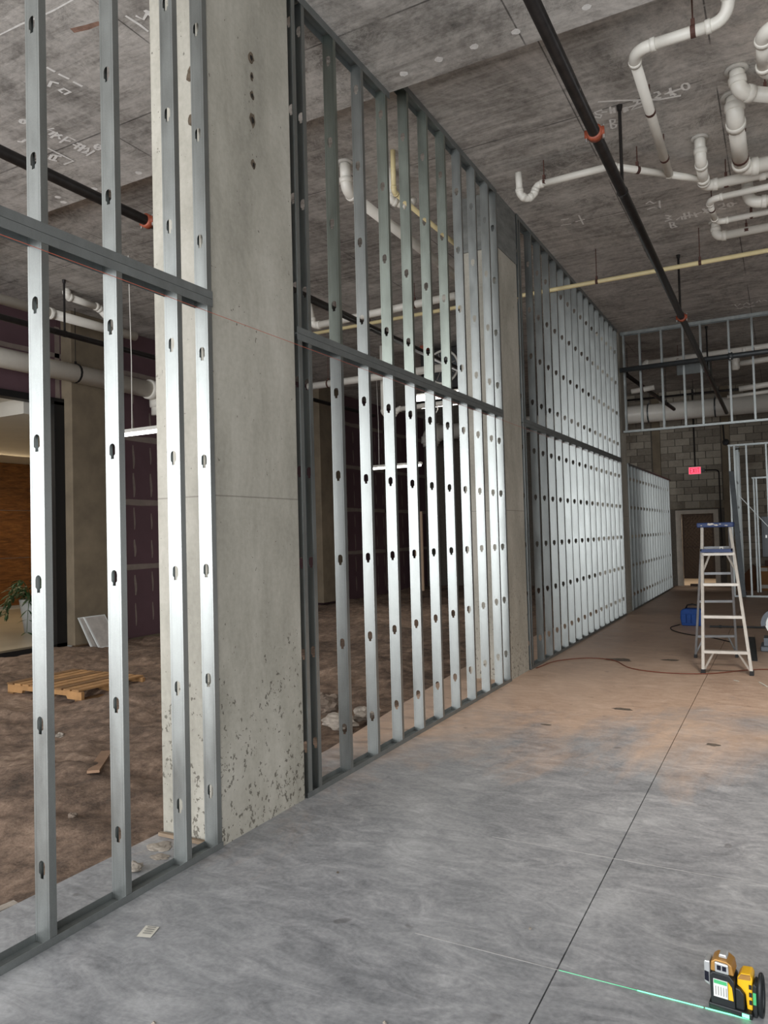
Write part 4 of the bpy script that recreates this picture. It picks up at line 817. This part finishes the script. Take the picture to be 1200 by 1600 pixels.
cord('power_lead', [(-1.66, 13.75, .008), (-1.75, 13.3, .008), (-1.45, 12.6, .008), (-1.05, 12.3, .008), (-.75, 11.9, .008)], .008, 'blackcord', 'black lead trailing from the blue tool bag')
o = G().tube([(-1.16, 13.5, .024), (-.30, 13.62, .024)], .016, 8).tube([(-1.02, 13.52, .024), (-.98, 13.525, .024)], .024, 8).obj('steel_rod', 'greysteel'); tag(o, 'steel rod lying on the floor between tool bag and saw', 'rod')
o = G().box(-.055, .055, -1.1, 1.1, .0, .003, Matrix.Translation((-.46, 11.45, .002)) @ Matrix.Rotation(.045, 4, 'Z')).box(-.055, -.052, -1.1, 1.1, .003, .035, Matrix.Translation((-.46, 11.45, .002)) @ Matrix.Rotation(.045, 4, 'Z')).box(.052, .055, -1.1, 1.1, .003, .035, Matrix.Translation((-.46, 11.45, .002)) @ Matrix.Rotation(.045, 4, 'Z')).obj('track_offcut', 'greysteel'); tag(o, 'dark steel track offcut lying on the floor right of the ladder', 'steel track')
# chop saw at the right edge
MAT['sawgrey'] = plain('machine_grey', s(104, 110, 116), .45, .4, .15, 10)
sw = thing('chop_saw', (-.05, 11.35, 0), 'grey chop saw on the floor at the right edge', 'saw')
bevel(box('base', -.34, .26, 11.15, 11.60, .002, .07, 'sawgrey', sw), .01)
for x in (-.3, .18): box('fence', x, x+.06, 11.25, 11.55, .07, .17, 'sawgrey', sw)
G().lathe((-.12, 11.31, .36), [(0, 0), (.16, 0), (.16, .012), (0, .012)], 28, (0, 1, 0)).obj('blade', 'bolt', sw)
gd = []
for k in range(15): a = PI*(-.05+1.1*k/14); gd.append((.21*math.cos(a), .21*math.sin(a)))
gd += [(.15*math.cos(PI*(1.05-1.1*k/14)), .15*math.sin(PI*(1.05-1.1*k/14))) for k in range(15)]
G().prism(gd, 0, .08, Matrix.Translation((-.12, 11.27, .36))).obj('blade_guard', 'sawgrey', sw)
bevel(box('motor', -.02, .22, 11.37, 11.57, .28, .42, 'black', sw), .03); G().bar((-.02, 11.47, .07), (-.02, 11.47, .34), .07, .1, (0, 1, 0)).obj('arm', 'sawgrey', sw)
G().tube([(-.2, 11.35, .45), (-.2, 11.15, .62), (-.02, 11.13, .64), (.1, 11.15, .6)], .016, 8).obj('handle', 'black', sw)

# ------------------------------------------------------------------ string line along the studs
MAT['string'] = plain('orange_string', s(196, 96, 70), .7)
o = G().tube([(-2.752, 1.1, 2.962), (-2.752, 4.0, 2.958), (-2.752, 8.4, 2.96), (-2.752, 15.1, 2.97)], .0014, 5).obj('string_line', 'string')
tag(o, 'thin orange string stretched along the stud line just under the middle track', 'string')
# paper tag and litter on the slab
MAT['paper'] = plain('cream_paper', s(206, 202, 190), .8, 0, .04, 20); MAT['ink'] = plain('grey_print', s(150, 148, 142), .8)
pt = thing('paper_tag', (-2.5, 2.365, .001), 'small printed paper tag lying on the slab in front of the studs', 'paper')
obj('sheet', [(-2.518, 2.317, .002), (-2.455, 2.336, .002), (-2.482, 2.414, .0045), (-2.549, 2.40, .003)], [(0, 1, 2, 3)], 'paper', pt)
for k in range(4):
    a = Vector((-2.512, 2.332, .0048)); u = Vector((.0465, .0135, 0)); v = Vector((-.0295, .078, .0012))
    q = a+v*(.12+.19*k); obj('print_line', [q+u*.1, q+u*.95, q+u*.95+v*.1, q+u*.1+v*.1], [(0, 1, 2, 3)], 'ink', pt)
for x, y, r, lab in ((-2.02, 1.93, .007, 'tiny white pebble on the near slab below the paper tag'), (-1.02, 3.1, .006, 'tiny pale crumb on the slab left of the saw-cut joint'), (-2.05, 3.2, .006, 'tiny dark crumb on the slab in front of the nearest column'), (-1.29, 2.29, .006, 'tiny white crumb at the bottom edge of the slab')):
    rock('pebble', (x, y, r*.5), r, 'rubble' if 'dark' not in lab else 'stain', lab, 'pebble')
for a, b, lab in (((-.55, 9.0), (-.5, 8.95), 'short white strip of litter on the floor in front of the ladder'), ((-.30, 8.98), (-.22, 8.75), 'longer white strip of litter right of the ladder feet')):
    o = G().bar((a[0], a[1], .004), (b[0], b[1], .004), .02, .004).obj('litter_strip', 'paper'); tag(o, lab, 'litter')

# ------------------------------------------------------------------ laser level
MAT['lyellow'] = plain('tool_yellow', s(232, 178, 26), .4, 0, .05, 10); MAT['lblack'] = plain('tool_black', s(22, 26, 28), .5, 0, .2, 20)
MAT['lgold'] = plain('dull_gold', s(168, 124, 62), .45, .2, .1, 20); MAT['lsilver'] = plain('tool_silver', s(200, 202, 202), .3, .6, .08, 20)
MAT['lglass'] = plain('dark_window', s(20, 22, 34), .15); MAT['llabel'] = plain('white_label', s(214, 218, 214), .5, 0, .05, 30)
MAT['lgreen'] = emit('laser_green', (.15, 1, .42, 1), 3.0); MAT['lgreen_dim'] = emit('laser_green_dim', (.12, .62, .32, 1), .8)
MAT['lgreenlit'] = plain('green_vial', s(70, 170, 110), .4)
LB = Vector((-.205, 2.905, 0)); LM = Matrix.Translation(LB) @ Matrix.Rotation(-.10, 4, 'Z')
ls = thing('laser_level', LB, 'yellow and black laser level on the floor at the bottom right', 'laser level')
def lp(name, poly, y0, y1, mat, par=None, bev=.004):
    o = G().prism(poly, y0, y1, LM).obj(name, mat, par or ls)
    if bev: bevel(o, bev, 2)
    return o
body = lp('body', [(-.082, .004), (-.004, .004), (-.004, .112), (-.02, .130), (-.074, .130), (-.084, .118)], -.042, .04, 'lblack')
lp('base_foot', [(-.09, .001), (.05, .001), (.05, .022), (-.09, .022)], -.046, .046, 'lblack')
lp('label', [(-.072, .048), (-.026, .048), (-.026, .108), (-.072, .108)], -.045, -.0425, 'llabel', body, 0)
lp('vial_strip', [(-.070, .094), (-.028, .094), (-.028, .106), (-.070, .106)], -.0465, -.045, 'lgreenlit', body, 0)
for k in range(5): lp('print_line', [(-.066+k*.0085, .055), (-.063+k*.0085, .055), (-.063+k*.0085, .085), (-.066+k*.0085, .085)], -.0462, -.045, 'ink', body, 0)
lp('yellow_flash', [(-.024, .048), (-.008, .048), (-.012, .092), (-.024, .108)], -.045, -.0425, 'lyellow', body, 0)
head = lp('head', [(-.082, .128), (-.006, .128), (-.012, .162), (-.028, .172), (-.066, .172), (-.080, .160)], -.036, .036, 'lgold')
lp('window_housing', [(-.066, .132), (-.020, .132), (-.022, .166), (-.066, .168)], -.046, -.036, 'lsilver', head)
for x in (-.058, -.041): lp('window_pane', [(x, .143), (x+.013, .143), (x+.013, .159), (x, .159)], -.0475, -.046, 'lglass', head, 0)
lp('top_window', [(-.058, .172), (-.028, .172), (-.032, .186), (-.054, .186)], -.02, .02, 'lsilver', head)
sidew = lp('side_window', [(-.104, .082), (-.084, .072), (-.084, .158), (-.1, .158), (-.104, .15)], -.034, .02, 'lsilver')
lp('side_pane', [(-.102, .09), (-.088, .086), (-.088, .12), (-.102, .122)], -.0355, -.034, 'lglass', sidew, 0)
arm = lp('black_shoulder', [(-.004, .02), (.024, .02), (.024, .075), (.012, .09), (-.004, .092)], -.036, .034, 'lblack')
bat = lp('battery', [(.0, .095), (.012, .088), (.026, .07), (.03, .02), (.048, .02), (.05, .13), (.044, .142), (.014, .138), (.002, .122)], -.02, .04, 'lyellow')
lp('battery_cap', [(.004, .118), (.044, .124), (.044, .14), (.014, .136)], -.024, -.02, 'lgold', bat, 0)
for k in range(3): lp('battery_slot', [(.038, .04+.026*k), (.047, .04+.026*k), (.047, .055+.026*k), (.038, .055+.026*k)], -.022, -.02, 'lblack', bat, 0)
pst = lp('mount_post', [(.05, .004), (.064, .004), (.066, .11), (.056, .12), (.05, .11)], -.03, .03, 'lblack')
lp('green_dial', [(.052, .05), (.062, .05), (.062, .09), (.052, .09)], -.033, -.03, 'lgreenlit', pst, 0)
ring = [LM @ Vector((.074, .038*math.cos(a), .072+.068*math.sin(a))) for a in [2*PI*k/20 for k in range(21)]]
G().tube(ring, .0075, 8, False).obj('mount_ring', 'lblack', ls, True)
lp('lit_lens', [(.018, .006), (.040, .006), (.040, .018), (.018, .018)], -.0475, -.046, 'lgreen', ls, 0)
b1 = G().box(-.31, -.165, 2.8575, 2.8625, .0012, .0022).box(-.54, -.316, 2.8582, 2.8618, .0012, .0022).obj('laser_line', 'lgreen'); b1['label'] = 'bright green laser line on the slab beside the laser level'; b1['category'] = 'laser line'
b2 = G().box(-.83, -.54, 2.8588, 2.8612, .0012, .002).obj('laser_trace', 'lgreen_dim'); tag(b2, 'fading end of the green laser line near the saw-cut joint', 'laser line')
